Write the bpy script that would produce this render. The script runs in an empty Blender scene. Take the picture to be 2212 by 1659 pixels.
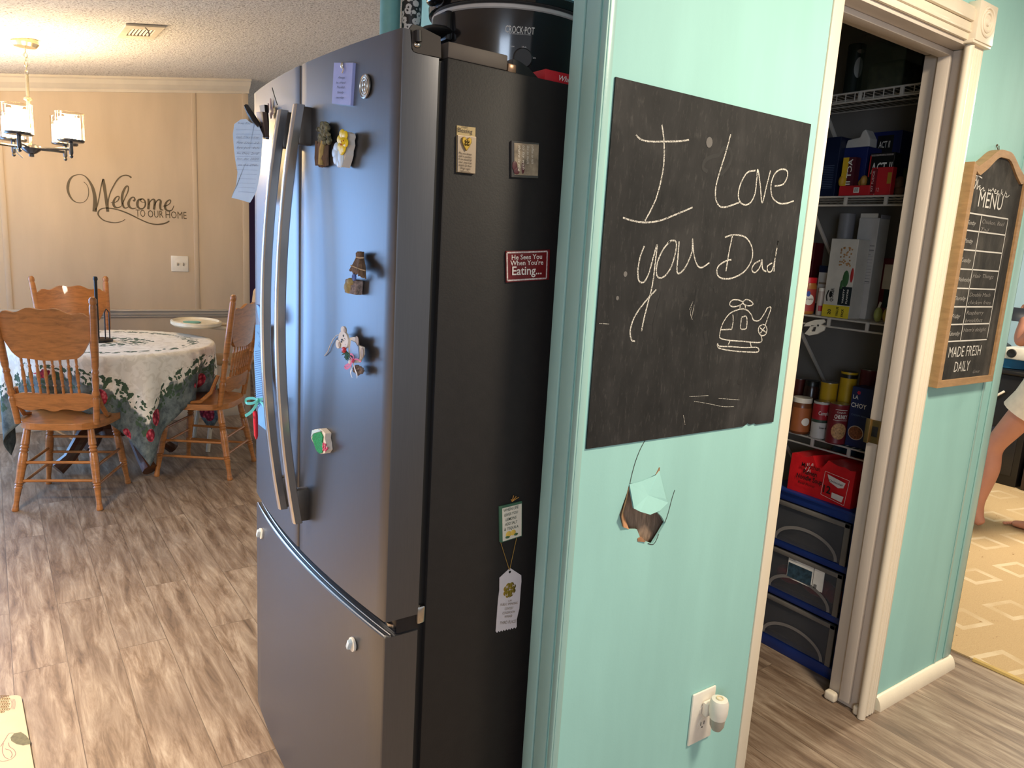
import bpy, bmesh, math, random
from mathutils import Vector as V, Matrix
from mathutils.geometry import tessellate_polygon
random.seed(7)
SC = bpy.context.scene
COL = SC.collection

# ------------------------------------------------------------------ camera
F_PX = 1593.28                       # focal length in pixels of the 2212 x 1659 frame
CAM = V((0.0, 0.0, 1.45))
AX_R = V((0.81861917, -0.57139396, 0.05806539))     # picture right
AX_D = V((-0.05886674, -0.18404208, -0.98115402))   # picture down
AX_F = V((0.57131196, 0.79977338, -0.18429648))     # view direction
cam_data = bpy.data.cameras.new('camera')
cam = bpy.data.objects.new('camera', cam_data)
COL.objects.link(cam)
cam_data.sensor_width = 36.0
cam_data.lens = F_PX / 2212.0 * 36.0
cam_data.clip_start = 0.02
m = Matrix.Identity(4)
for i in range(3):
    m[i][0] = AX_R[i]; m[i][1] = -AX_D[i]; m[i][2] = -AX_F[i]; m[i][3] = CAM[i]
cam.matrix_world = m
SC.camera = cam

# ------------------------------------------------------------------ world, lights, exposure
SC.view_settings.view_transform = 'Standard'
SC.view_settings.look = 'None'
SC.view_settings.gamma = 1.0
SC.view_settings.use_curve_mapping = False
SC.view_settings.exposure = 0.22
SC.cycles.use_denoising = True
SC.cycles.max_bounces = 8
SC.cycles.sample_clamp_indirect = 6.0
world = bpy.data.worlds.new('world'); SC.world = world
world.use_nodes = True
world.node_tree.nodes['Background'].inputs[0].default_value = (0.74, 0.78, 0.84, 1)
world.node_tree.nodes['Background'].inputs[1].default_value = 0.55

def area(name, loc, target, sx, sy, col, power, spread=180):
    l = bpy.data.lights.new(name, 'AREA'); l.shape = 'RECTANGLE'; l.size = sx; l.size_y = sy
    l.color = col; l.energy = power; l.spread = math.radians(spread)
    o = bpy.data.objects.new(name, l); COL.objects.link(o)
    o.location = loc
    o.rotation_euler = (V(target) - V(loc)).to_track_quat('-Z', 'Y').to_euler()
    return o
# daylight through the glazed patio door of the dining room
area('patio_daylight', (-1.25, 5.82, 1.15), (-1.25, 0, 1.15), 1.5, 1.85, (0.28, 0.54, 1.0), 84)
# added blue fill at the solid left wall, widens the refrigerator's reflection
area('side_blue_fill', (-2.05, 4.95, 1.15), (0, 4.95, 1.15), 1.3, 1.6, (0.30, 0.56, 1.0), 34)
# warm ceiling lamp of the kitchen
area('kitchen_ceiling_lamp', (1.68, 0.0, 2.46), (1.68, 0.0, 0), 0.34, 0.34, (1.0, 0.87, 0.68), 50)
# added warm fill over the walkway, put in to brighten the floor
area('walkway_floor_fill', (-0.80, 2.2, 2.08), (-0.72, 2.2, 0), 0.34, 0.34, (1.0, 0.85, 0.68), 66, 124)
# added cool fill behind the camera, aimed at the table to brighten the cloth
area('table_cool_fill', (-1.6, -1.6, 1.55), (0.5, 5.0, 0.8), 1.0, 0.9, (0.66, 0.80, 1.0), 36)
# lamp of the living room
area('living_room_lamp', (4.9, 0.9, 2.45), (4.9, 1.2, 0), 0.5, 0.5, (1.0, 0.88, 0.70), 85)
# dim light in the hall behind the dining room
area('hall_lamp', (2.3, 7.3, 2.3), (2.0, 7.3, 0), 0.3, 0.3, (1.0, 0.78, 0.5), 4)

# ------------------------------------------------------------------ pixel rays onto real planes
def ray(px, py):
    return AX_R * (px - 1106.0) + AX_D * (py - 829.5) + AX_F * F_PX
def at(px, py, ax, val):
    i = 'xyz'.index(ax); v = ray(px, py)
    return CAM + v * ((val - CAM[i]) / v[i])

# ------------------------------------------------------------------ materials
def lin(c):
    return tuple(((x / 255) / 12.92 if x / 255 <= 0.04045 else ((x / 255 + 0.055) / 1.055) ** 2.4) for x in c)
MATS = {}
class NT:
    def __init__(s, name):
        s.m = bpy.data.materials.new(name); s.m.use_nodes = True
        s.t = s.m.node_tree; s.n = s.t.nodes; s.l = s.t.links
        s.b = s.n['Principled BSDF']
        s.co = None
    def node(s, typ, **kw):
        n = s.n.new(typ)
        for k, v in kw.items(): setattr(n, k, v)
        return n
    def coord(s, kind='Object'):
        if s.co is None: s.co = s.node('ShaderNodeTexCoord')
        return s.co.outputs[kind]
    def link(s, a, b): s.l.new(a, b)
    def mapping(s, src, scale=(1, 1, 1), rot=(0, 0, 0), loc=(0, 0, 0)):
        mp = s.node('ShaderNodeMapping')
        mp.inputs['Scale'].default_value = scale; mp.inputs['Rotation'].default_value = rot; mp.inputs['Location'].default_value = loc
        s.link(src, mp.inputs['Vector']); return mp.outputs[0]
    def noise(s, vec, scale, detail=4, rough=0.55, dist=0):
        n = s.node('ShaderNodeTexNoise'); n.inputs['Scale'].default_value = scale
        n.inputs['Detail'].default_value = detail; n.inputs['Roughness'].default_value = rough; n.inputs['Distortion'].default_value = dist
        s.link(vec, n.inputs['Vector']); return n.outputs[0]
    def ramp(s, fac, stops, mode='LINEAR'):
        r = s.node('ShaderNodeValToRGB'); cr = r.color_ramp; cr.interpolation = mode
        while len(cr.elements) < len(stops): cr.elements.new(0.5)
        for e, (p, c) in zip(cr.elements, stops):
            e.position = p; e.color = (*c, 1) if len(c) == 3 else c
        s.link(fac, r.inputs[0]); return r.outputs[0]
    def mix(s, fac, a, b, mode='MIX'):
        n = s.node('ShaderNodeMix', data_type='RGBA', blend_type=mode)
        for sock, v in ((n.inputs['Factor'], fac), (n.inputs[6], a), (n.inputs[7], b)):
            if isinstance(v, (int, float)): sock.default_value = v
            elif isinstance(v, tuple): sock.default_value = (*v, 1)
            else: s.link(v, sock)
        return n.outputs[2]
    def math(s, op, a, b=0.0, c=None):
        n = s.node('ShaderNodeMath', operation=op)
        for sock, v in zip(n.inputs, (a, b, c if c is not None else 0.0)):
            if isinstance(v, (int, float)): sock.default_value = v
            else: s.link(v, sock)
        return n.outputs[0]
    def bump(s, h, strength=0.2, dist=0.01):
        n = s.node('ShaderNodeBump'); n.inputs['Strength'].default_value = strength; n.inputs['Distance'].default_value = dist
        s.link(h, n.inputs['Height']); s.link(n.outputs[0], s.b.inputs['Normal'])
    def base(s, c):
        if isinstance(c, tuple): s.b.inputs['Base Color'].default_value = (*c, 1)
        else: s.link(c, s.b.inputs['Base Color'])

def mat(name, rgb, rough=0.5, metal=0.0, var=0.10, vs=14.0, bump=0.0, bs=120.0, emit=0.0, spec=0.5, stretch=(1, 1, 1), coat=0.0):
    """plain surface whose colour varies a little with a noise"""
    if name in MATS: return MATS[name]
    t = NT(name); c = lin(rgb)
    vec = t.mapping(t.coord('Object'), scale=stretch)
    n = t.noise(vec, vs)
    lo = tuple(x * (1 - var) for x in c); hi = tuple(min(1, x * (1 + var)) for x in c)
    t.base(t.ramp(n, [(0.3, lo), (0.7, hi)]))
    t.b.inputs['Roughness'].default_value = rough; t.b.inputs['Metallic'].default_value = metal
    t.b.inputs['Specular IOR Level'].default_value = spec
    if coat: t.b.inputs['Coat Weight'].default_value = coat; t.b.inputs['Coat Roughness'].default_value = 0.08
    if bump: t.bump(t.noise(vec, bs, 3), bump, 0.004)
    if emit:
        t.b.inputs['Emission Color'].default_value = (*c, 1); t.b.inputs['Emission Strength'].default_value = emit
    MATS[name] = t.m; return t.m

def make_floor():
    t = NT('floor_planks')
    co = t.coord('Object')
    sw = t.mapping(co, rot=(0, 0, math.radians(-90)))           # rows of planks run along Y
    br = t.node('ShaderNodeTexBrick'); br.offset = 0.37; br.squash = 1.0
    br.inputs['Scale'].default_value = 1.0; br.inputs['Mortar Size'].default_value = 0.0012
    br.inputs['Brick Width'].default_value = 1.22; br.inputs['Row Height'].default_value = 0.152
    br.inputs['Color1'].default_value = (0.25, 0.25, 0.25, 1); br.inputs['Color2'].default_value = (0.85, 0.85, 0.85, 1)
    br.inputs['Mortar'].default_value = (0, 0, 0, 1); br.inputs['Mortar Smooth'].default_value = 0.1
    t.link(sw, br.inputs['Vector'])
    off = t.node('ShaderNodeVectorMath', operation='MULTIPLY_ADD')
    off.inputs[1].default_value = (3, 7, 0); t.link(br.outputs['Color'], off.inputs[0]); t.link(co, off.inputs[2])
    g = t.mapping(off.outputs[0], scale=(11, 1.3, 1))
    grain = t.noise(g, 2.6, 8, 0.70, 0.5)
    fine = t.noise(t.mapping(off.outputs[0], scale=(90, 5, 1)), 2.0, 5, 0.7)
    blot = t.noise(t.mapping(off.outputs[0], scale=(3.0, 1.5, 1)), 1.5, 3, 0.6, 0.6)
    c = t.ramp(grain, [(0.30, lin((80, 62, 48))), (0.43, lin((132, 108, 86))), (0.56, lin((170, 148, 125))), (0.70, lin((204, 185, 161)))])
    c = t.mix(t.math('MULTIPLY', fine, 0.36), c, lin((102, 84, 70)), 'MIX')
    c = t.mix(t.ramp(blot, [(0.40, (0, 0, 0)), (0.72, (0.48, 0.48, 0.48))]), c, lin((118, 100, 86)))
    c = t.mix(0.22, c, br.outputs['Color'], 'MULTIPLY')
    c = t.mix(t.math('MULTIPLY', br.outputs['Fac'], 0.5), c, lin((52, 38, 28)))
    t.base(c)
    t.b.inputs['Roughness'].default_value = 0.42
    t.bump(t.math('SUBTRACT', grain, br.outputs['Fac']), 0.12, 0.004)
    return t.m
def make_ceiling():
    t = NT('popcorn_ceiling'); co = t.coord('Object')
    n = t.noise(co, 95, 3, 0.7); n2 = t.noise(co, 40, 3, 0.6)
    t.base(t.ramp(n, [(0.34, lin((128, 112, 96))), (0.45, lin((206, 196, 182))), (0.7, lin((226, 218, 205)))]))
    t.b.inputs['Roughness'].default_value = 0.95
    t.bump(t.math('ADD', n, t.math('MULTIPLY', n2, 0.6)), 0.6, 0.012)
    return t.m
def make_paint(name, rgb, rough, streak=0.06, bump=0.04):
    t = NT(name); co = t.coord('Object')
    n = t.noise(t.mapping(co, scale=(3, 3, 0.6)), 2.5, 4); n2 = t.noise(co, 160, 3)
    c = lin(rgb)
    t.base(t.ramp(n, [(0.3, tuple(x * (1 - streak) for x in c)), (0.7, tuple(min(1, x * (1 + streak)) for x in c))]))
    t.b.inputs['Roughness'].default_value = rough; t.b.inputs['Specular IOR Level'].default_value = 0.3
    t.bump(t.math('ADD', n2, t.math('MULTIPLY', n, 2.0)), bump, 0.004)
    return t.m
def make_steel(name, rgb, rough):
    t = NT(name); co = t.coord('Object')
    n = t.noise(t.mapping(co, scale=(900, 900, 6)), 3, 2)         # fine vertical brushing
    c = lin(rgb)
    t.base(t.ramp(n, [(0.3, tuple(x * 0.94 for x in c)), (0.7, tuple(x * 1.06 for x in c))]))
    t.b.inputs['Metallic'].default_value = 0.9
    t.link(t.ramp(n, [(0.3, (rough - .01,) * 3), (0.7, (rough + .01,) * 3)]), t.b.inputs['Roughness'])
    return t.m
def make_oak(name='oak', rgb=(178, 115, 59)):
    t = NT(name); co = t.coord('Object')
    n = t.noise(t.mapping(co, scale=(3, 3, 14)), 3.5, 6, 0.6, 1.2)
    f = t.noise(t.mapping(co, scale=(60, 60, 240)), 2, 3)
    c = lin(rgb)
    col = t.ramp(n, [(0.30, tuple(x * 0.62 for x in c)), (0.5, c), (0.72, tuple(min(1, x * 1.25) for x in c))])
    t.base(t.mix(t.math('MULTIPLY', f, 0.3), col, tuple(x * 0.45 for x in c)))
    t.b.inputs['Roughness'].default_value = 0.32
    t.b.inputs['Coat Weight'].default_value = 0.25
    return t.m
def make_cloth():
    """cream damask square with a slate border, leafy vine and roses; UV holds the flat cloth in metres from its centre"""
    t = NT('floral_tablecloth'); uv = t.coord('UV')
    sp = t.node('ShaderNodeSeparateXYZ'); t.link(uv, sp.inputs[0])
    ax = t.math('ABSOLUTE', sp.outputs[0]); ay = t.math('ABSOLUTE', sp.outputs[1])
    mx = t.math('MAXIMUM', ax, ay)
    rad = t.math('SQRT', t.math('ADD', t.math('MULTIPLY', ax, ax), t.math('MULTIPLY', ay, ay)))
    wob = t.noise(uv, 9, 3)
    e = t.math('ADD', mx, t.math('MULTIPLY', t.math('SUBTRACT', wob, 0.5), 0.16))
    dam = t.noise(uv, 22, 3, 0.5, 1.0)
    cream = t.ramp(dam, [(0.42, lin((226, 219, 204))), (0.52, lin((240, 234, 221)))])
    slate = t.ramp(t.noise(uv, 16, 5, 0.7), [(0.35, lin((62, 72, 74))), (0.5, lin((96, 106, 106))), (0.68, lin((122, 132, 128)))])
    col = t.mix(t.ramp(e, [(0.655, (0, 0, 0)), (0.665, (1, 1, 1))]), cream, slate)
    # vine of leaves along the inner edge of the border
    nv = t.node('ShaderNodeTexNoise'); nv.inputs['Scale'].default_value = 28; t.link(uv, nv.inputs['Vector'])
    mv = t.node('ShaderNodeVectorMath', operation='MULTIPLY_ADD'); mv.inputs[1].default_value = (.05, .05, 0); t.link(nv.outputs['Color'], mv.inputs[0]); t.link(uv, mv.inputs[2]); wv = mv.outputs[0]
    vo = t.node('ShaderNodeTexVoronoi'); vo.inputs['Scale'].default_value = 24; t.link(t.mapping(wv, scale=(.6, 1.1, 1), rot=(0, 0, -.6)), vo.inputs['Vector'])
    v2 = t.node('ShaderNodeTexVoronoi'); v2.inputs['Scale'].default_value = 44; t.link(t.mapping(wv, scale=(1, .55, 1), rot=(0, 0, .7)), v2.inputs['Vector'])
    leaf = t.math('MAXIMUM', t.math('LESS_THAN', vo.outputs['Distance'], 0.40), t.math('LESS_THAN', v2.outputs['Distance'], 0.38))
    band = t.math('MULTIPLY', t.math('GREATER_THAN', e, 0.60), t.math('LESS_THAN', e, 0.73))
    green = t.mix(t.noise(uv, 30), lin((30, 52, 38)), lin((88, 112, 84)))
    col = t.mix(t.math('MULTIPLY', leaf, band), col, green)
    # inner vine ring and centre bouquet
    e2 = t.math('ADD', rad, t.math('MULTIPLY', t.math('SUBTRACT', wob, 0.5), 0.12))
    band2 = t.math('MULTIPLY', t.math('GREATER_THAN', e2, 0.40), t.math('LESS_THAN', e2, 0.455))
    cen = t.math('LESS_THAN', e2, 0.20)
    col = t.mix(t.math('MULTIPLY', leaf, t.math('MAXIMUM', band2, cen)), col, green)
    # roses
    vr = t.node('ShaderNodeTexVoronoi'); vr.inputs['Scale'].default_value = 6.2; t.link(uv, vr.inputs['Vector'])
    rb = t.math('MULTIPLY', t.math('GREATER_THAN', e, 0.64), t.math('LESS_THAN', e, 0.82))
    rose = t.math('MULTIPLY', t.math('LESS_THAN', vr.outputs['Distance'], 0.30), t.math('MAXIMUM', rb, cen))
    petals = t.node('ShaderNodeTexVoronoi'); petals.inputs['Scale'].default_value = 48; t.link(uv, petals.inputs['Vector'])
    rc = t.ramp(petals.outputs['Distance'], [(0.1, lin((214, 112, 122))), (0.5, lin((168, 36, 58))), (0.8, lin((96, 14, 34)))])
    col = t.mix(rose, col, rc)
    t.base(col); t.b.inputs['Roughness'].default_value = 0.85
    t.bump(dam, 0.15, 0.002)
    return t.m
def make_carpet():
    t = NT('patterned_carpet'); co = t.coord('Object')
    wb = t.noise(co, 5, 2)
    mp = t.mapping(co, scale=(3.3, 3.3, 1), rot=(0, 0, math.radians(14)))
    sp = t.node('ShaderNodeSeparateXYZ'); t.link(mp, sp.inputs[0])
    row = t.math('FLOOR', sp.outputs[1])
    xs = t.math('ADD', sp.outputs[0], t.math('MULTIPLY', row, 0.43))
    u = t.math('ABSOLUTE', t.math('SUBTRACT', t.math('FRACT', xs), 0.5))
    v = t.math('ABSOLUTE', t.math('SUBTRACT', t.math('FRACT', sp.outputs[1]), 0.5))
    mx = t.math('MAXIMUM', t.math('MULTIPLY', u, 0.95), t.math('MULTIPLY', v, 1.2))
    ring = t.math('MULTIPLY', t.math('GREATER_THAN', mx, 0.19), t.math('LESS_THAN', mx, 0.29))
    pile = t.noise(co, 240, 3)
    base = t.mix(pile, lin((168, 138, 98)), lin((206, 178, 134)))
    spots = t.ramp(t.noise(co, 34, 4, 0.7), [(0.66, (0, 0, 0)), (0.72, (1, 1, 1))])
    base = t.mix(spots, base, lin((132, 96, 56)))
    col = t.mix(t.math('MULTIPLY', ring, t.ramp(wb, [(0.40, (0.15,) * 3), (0.6, (0.60,) * 3)])), base, lin((226, 208, 176)))
    t.base(col); t.b.inputs['Roughness'].default_value = 1.0
    t.bump(pile, 0.5, 0.006)
    return t.m
def make_slate(name='chalkboard_slate', lo=(21, 21, 21), hi=(54, 52, 51)):
    t = NT(name); co = t.coord('Object')
    n = t.noise(t.mapping(co, scale=(7, 1, 2.4)), 1.6, 6, 0.62, 0.8)
    sm = t.noise(co, 5.5, 5, 0.6); sc = t.noise(t.mapping(co, scale=(60, 1, 16)), 2, 4, 0.7)
    f = t.math('ADD', t.math('MULTIPLY', n, 0.5), t.math('MULTIPLY', sm, 0.5))
    c = t.ramp(f, [(0.36, lin(lo)), (0.52, lin(tuple((a + b) / 2 for a, b in zip(lo, hi)))), (0.66, lin(hi))])
    t.base(t.mix(t.math('MULTIPLY', t.ramp(sc, [(0.55, (0, 0, 0)), (0.8, (1, 1, 1))]), 0.25), c, lin((120, 115, 110))))
    t.b.inputs['Roughness'].default_value = 0.72; t.b.inputs['Specular IOR Level'].default_value = 0.3
    return t.m
def make_chalk():
    t = NT('chalk'); co = t.coord('Object')
    n = t.noise(co, 420, 2, 0.6)
    t.base(t.ramp(n, [(0.40, lin((96, 92, 86))), (0.52, lin((206, 200, 188)))]))
    t.b.inputs['Roughness'].default_value = 0.95
    return t.m
def make_leopard():
    t = NT('leopard_print'); co = t.coord('Object')
    v = t.node('ShaderNodeTexVoronoi'); v.inputs['Scale'].default_value = 62; t.link(co, v.inputs['Vector'])
    n = t.noise(co, 120, 2)
    d = t.math('ADD', v.outputs['Distance'], t.math('MULTIPLY', t.math('SUBTRACT', n, 0.5), 0.35))
    t.base(t.ramp(d, [(0.16, lin((60, 56, 54))), (0.20, lin((206, 200, 192))), (0.50, lin((206, 200, 192))), (0.56, lin((30, 28, 26)))]))
    t.b.inputs['Roughness'].default_value = 0.4
    return t.m
def make_glass(name, tint=(0.95, 0.97, 1.0), fac=0.14, rough=0.03):
    t = NT(name)
    tr = t.node('ShaderNodeBsdfTransparent'); tr.inputs[0].default_value = (*tint, 1)
    gl = t.node('ShaderNodeBsdfGlossy'); gl.inputs['Roughness'].default_value = rough
    mx = t.node('ShaderNodeMixShader'); mx.inputs[0].default_value = fac
    t.link(tr.outputs[0], mx.inputs[1]); t.link(gl.outputs[0], mx.inputs[2])
    t.link(mx.outputs[0], t.n['Material Output'].inputs[0])
    return t.m
def make_frost(name, rgb, fac):
    t = NT(name)
    t.base(lin(rgb)); t.b.inputs['Roughness'].default_value = 0.45
    n = t.noise(t.coord('Object'), 300, 2)
    tr = t.node('ShaderNodeBsdfTransparent')
    mx = t.node('ShaderNodeMixShader'); t.link(t.ramp(n, [(0.3, (fac - .05,) * 3), (0.7, (fac + .05,) * 3)]), mx.inputs[0])
    t.link(tr.outputs[0], mx.inputs[1]); t.link(t.b.outputs[0], mx.inputs[2])
    t.link(mx.outputs[0], t.n['Material Output'].inputs[0])
    return t.m

FLOOR = make_floor(); CEIL = make_ceiling()
MINT = make_paint('mint_wall_paint', (156, 204, 196), 0.62); MINT2 = make_paint('mint_gloss_trim_paint', (158, 194, 186), 0.3)
BEIGE = make_paint('beige_wall_paint', (196, 176, 151), 0.6); CREAM = make_paint('cream_trim_paint', (232, 218, 194), 0.38, 0.04, 0.08)
WHITE_T = make_paint('white_jamb_paint', (214, 200, 184), 0.4, 0.05, 0.08)
CROWN = make_paint('white_crown_paint', (206, 194, 176), 0.5)
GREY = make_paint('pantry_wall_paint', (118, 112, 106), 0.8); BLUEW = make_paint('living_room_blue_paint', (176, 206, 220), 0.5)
PURPLE = make_paint('purple_paint', (72, 46, 78), 0.7)
STEEL = make_steel('slate_steel', (104, 104, 107), 0.35); HANDLE = make_steel('handle_steel', (190, 188, 186), 0.24)
OAK = make_oak(); OAKD = make_oak('oak_table', (84, 48, 28)); CLOTH = make_cloth(); CARPET = make_carpet()
SLATE = make_slate(); MENUBK = make_slate('menu_board_slate', (20, 19, 18), (92, 86, 78)); CHALK = make_chalk(); LEOP = make_leopard()
GLASS = make_glass('lamp_glass', (1.0, 0.95, 0.85), 0.12); CLEAR = make_glass('clear_plastic', (0.92, 0.92, 0.92), 0.12, 0.1)
FROST = make_frost('frosted_drawer', (92, 92, 96), 0.42)
BLACKP = mat('black_plastic', (24, 22, 21), 0.35); FSIDE = mat('textured_black_side', (34, 31, 29), 0.55, 0, 0.08, 40, 0.09, 260, spec=0.3)
DARK = mat('dark_gasket', (14, 13, 13), 0.6); CHROME = mat('chrome', (205, 200, 192), 0.16, 1.0, 0.03)
WPLAST = mat('white_plastic', (232, 224, 210), 0.35); BLK = mat('black_ink', (18, 17, 16), 0.6); WHT = mat('white_ink', (236, 230, 220), 0.6)
PAPER = mat('paper', (178, 196, 210), 0.8, 0, 0.04); GOLD = mat('gold_foil', (196, 160, 70), 0.3, 0.9); BROWNB = mat('raw_hardboard', (150, 124, 104), 0.9, 0, 0.3, 30, 0.6, 60, stretch=(6, 1, 1))
DECAL = mat('decal_vinyl', (92, 78, 56), 0.5, 0, 0.03)

# ------------------------------------------------------------------ mesh helpers
ROOTM = {}
class MB:
    def __init__(s): s.v = []; s.f = []; s.mi = []; s.sm = []; s.cur = 0; s.uv = {}
    def mat(s, i): s.cur = i; return s
    def add(s, vs, fs, smooth=False):
        b = len(s.v); s.v += [V(p) for p in vs]
        for f in fs: s.f.append([b + i for i in f]); s.mi.append(s.cur); s.sm.append(smooth)
        return b
    def frombm(s, bm, smooth=False):
        bm.verts.index_update()
        s.add([v.co.copy() for v in bm.verts], [[v.index for v in f.verts] for f in bm.faces], smooth); bm.free(); return s
    def obox(s, c, X, Y, Z, bev=0.0, seg=2):
        """box from its centre and three half-axis vectors"""
        bm = bmesh.new(); bmesh.ops.create_cube(bm, size=2.0)
        X, Y, Z = V(X), V(Y), V(Z)
        L = (X.length, Y.length, Z.length)
        for v in bm.verts: v.co = V((v.co.x * L[0], v.co.y * L[1], v.co.z * L[2]))
        bev = min(bev, min(L) * 0.95)
        if bev > 0: bmesh.ops.bevel(bm, geom=list(bm.edges), offset=bev, segments=seg, profile=0.5, affect='EDGES')
        x, y, z = X.normalized(), Y.normalized(), Z.normalized(); c = V(c)
        for v in bm.verts: v.co = c + x * v.co.x + y * v.co.y + z * v.co.z
        return s.frombm(bm, bev > 0)
    def box(s, x0, x1, y0, y1, z0, z1, bev=0.0, seg=2):
        return s.obox(((x0 + x1) / 2, (y0 + y1) / 2, (z0 + z1) / 2), (abs(x1 - x0) / 2, 0, 0), (0, abs(y1 - y0) / 2, 0), (0, 0, abs(z1 - z0) / 2), bev, seg)
    def tube(s, pts, r, n=8, closed=False, flat=None):
        pts = [V(p) for p in pts]; rs = r if isinstance(r, (list, tuple)) else [r] * len(pts)
        N = len(pts); rings = []; up = None
        for i, p in enumerate(pts):
            a = pts[i - 1] if (i > 0 or closed) else p; b = pts[(i + 1) % N] if (i < N - 1 or closed) else p
            d = (b - a)
            d = d.normalized() if d.length > 1e-9 else V((0, 0, 1))
            if up is None: up = d.orthogonal().normalized() if flat is None else V(flat)
            x = (up - d * up.dot(d))
            x = x.normalized() if x.length > 1e-6 else d.orthogonal().normalized()
            up = x; y = d.cross(x)
            rings.append([p + (x * math.cos(2 * math.pi * k / n) + y * math.sin(2 * math.pi * k / n)) * rs[i] for k in range(n)])
        vs = [q for rg in rings for q in rg]; fs = []
        for i in range(N if closed else N - 1):
            j = (i + 1) % N
            for k in range(n): fs.append([i * n + k, i * n + (k + 1) % n, j * n + (k + 1) % n, j * n + k])
        if not closed: fs.append(list(range(n))[::-1]); fs.append([(N - 1) * n + k for k in range(n)])
        s.add(vs, fs, True); return s
    def cyl(s, p0, p1, r0, r1=None, n=20): return s.tube([p0, p1], [r0, r0 if r1 is None else r1], n)
    def lathe(s, prof, o, axis=(0, 0, 1), n=24, ex=1.0, ey=1.0, rot=0.0):
        """profile of (radius, height) about an axis through o"""
        a = V(axis).normalized(); x = V((1, 0, 0)) if abs(a.z) > 0.99 else a.orthogonal().normalized(); y = a.cross(x); o = V(o)
        if rot: q = Matrix.Rotation(rot, 3, a); x = q @ x; y = q @ y
        vs = []; fs = []; m_ = len(prof)
        for r, h in prof:
            for k in range(n):
                t = 2 * math.pi * k / n; vs.append(o + a * h + x * (r * ex * math.cos(t)) + y * (r * ey * math.sin(t)))
        for i in range(m_ - 1):
            for k in range(n): fs.append([i * n + k, i * n + (k + 1) % n, (i + 1) * n + (k + 1) % n, (i + 1) * n + k])
        if prof[0][0] > 1e-5: fs.append(list(range(n))[::-1])
        if prof[-1][0] > 1e-5: fs.append([(m_ - 1) * n + k for k in range(n)])
        s.add(vs, fs, True); return s
    def ell(s, c, rx, ry, rz, n=14, axes=None):
        prof = [(math.sin(math.pi * i / n), -math.cos(math.pi * i / n)) for i in range(n + 1)]
        X, Y, Z = (V((1, 0, 0)), V((0, 1, 0)), V((0, 0, 1))) if axes is None else [V(a).normalized() for a in axes]
        vs = []; fs = []; m_ = 2 * n
        for r, h in prof:
            for k in range(m_):
                t = 2 * math.pi * k / m_; vs.append(V(c) + X * (rx * r * math.cos(t)) + Y * (ry * r * math.sin(t)) + Z * (rz * h))
        for i in range(n):
            for k in range(m_): fs.append([i * m_ + k, i * m_ + (k + 1) % m_, (i + 1) * m_ + (k + 1) % m_, (i + 1) * m_ + k])
        s.add(vs, fs, True); return s
    def prism(s, loop, d, holes=()):
        """solid from a planar loop (and holes) pushed along d"""
        d = V(d); loops = [[V(p) for p in loop]] + [[V(p) for p in h] for h in holes]
        tris = tessellate_polygon(loops); flatp = [p for l in loops for p in l]; N = len(flatp)
        b = s.add(flatp + [p + d for p in flatp], [list(t) for t in tris] + [[i + N for i in t][::-1] for t in tris])
        o = 0
        for l in loops:
            k = len(l)
            base = len(s.v) - 2 * N
            for i in range(k):
                j = (i + 1) % k; s.f.append([base + o + i, base + o + j, base + N + o + j, base + N + o + i]); s.mi.append(s.cur); s.sm.append(False)
            o += k
        return s
    def ribbon(s, pts, w, normal, thick=0.0006, smooth=True):
        """flat stroke of given width (number or list) lying on a plane"""
        n = V(normal).normalized(); pts = [V(p) for p in pts]
        ws = w if isinstance(w, (list, tuple)) else [w] * len(pts)
        if smooth and len(pts) > 2: pts, ws = catmull(pts, ws)
        vs = []; N = len(pts)
        for i, p in enumerate(pts):
            d = pts[min(i + 1, N - 1)] - pts[max(i - 1, 0)]
            sd = n.cross(d)
            sd = sd.normalized() if sd.length > 1e-9 else V((0, 0, 1))
            vs += [p + sd * ws[i] / 2 + n * thick, p - sd * ws[i] / 2 + n * thick]
        s.add(vs, [[2 * i, 2 * i + 1, 2 * i + 3, 2 * i + 2] for i in range(N - 1)]); return s
    def lift(s, z):
        """nothing of the mesh so far reaches below z"""
        for p in s.v: p.z = max(p.z, z)
        return s
    def text(s, txt, P0, P1, up, h, bold=0.0, shear=0.0, lift=0.0006, normal=None):
        """lettering from baseline start P0 to baseline end P1 with capital height h"""
        vs, fs, x0, x1, ch = font_mesh(txt, bold, shear)
        P0, P1 = V(P0), V(P1); u = P1 - P0; k = u.length / max(1e-6, x1 - x0); ud = u.normalized(); up = V(up)
        up = (up - ud * up.dot(ud)).normalized(); n = V(normal).normalized() if normal is not None else ud.cross(up)
        s.add([P0 + ud * ((p[0] - x0) * k) + up * (p[1] / ch * h) + n * lift for p in vs], fs); return s
    def build(s, name, mats, parent=None, world=True, bevel=0.0, sharp=35, origin=None):
        me = bpy.data.meshes.new(name)
        ms = mats if isinstance(mats, (list, tuple)) else [mats]
        for mm in ms: me.materials.append(mm)
        vs = s.v; loc = V((0, 0, 0))
        if parent is not None:
            if world:
                M = ROOTM.get(parent.name, Matrix.Identity(4)).inverted(); vs = [M @ p for p in vs]
        elif world:
            lo = [min(p[i] for p in vs) for i in range(3)]; hi = [max(p[i] for p in vs) for i in range(3)]
            loc = V(((lo[0] + hi[0]) / 2, (lo[1] + hi[1]) / 2, lo[2])); vs = [p - loc for p in vs]
        me.from_pydata([tuple(p) for p in vs], [], s.f); me.update()
        for p, mi, sm in zip(me.polygons, s.mi, s.sm): p.material_index = min(mi, len(ms) - 1); p.use_smooth = sm
        if s.uv:
            ul = me.uv_layers.new(name='UVMap')
            for lp in me.loops: ul.data[lp.index].uv = s.uv[lp.vertex_index]
        bm = bmesh.new(); bm.from_mesh(me); bmesh.ops.recalc_face_normals(bm, faces=bm.faces); bm.to_mesh(me); bm.free()
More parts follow.
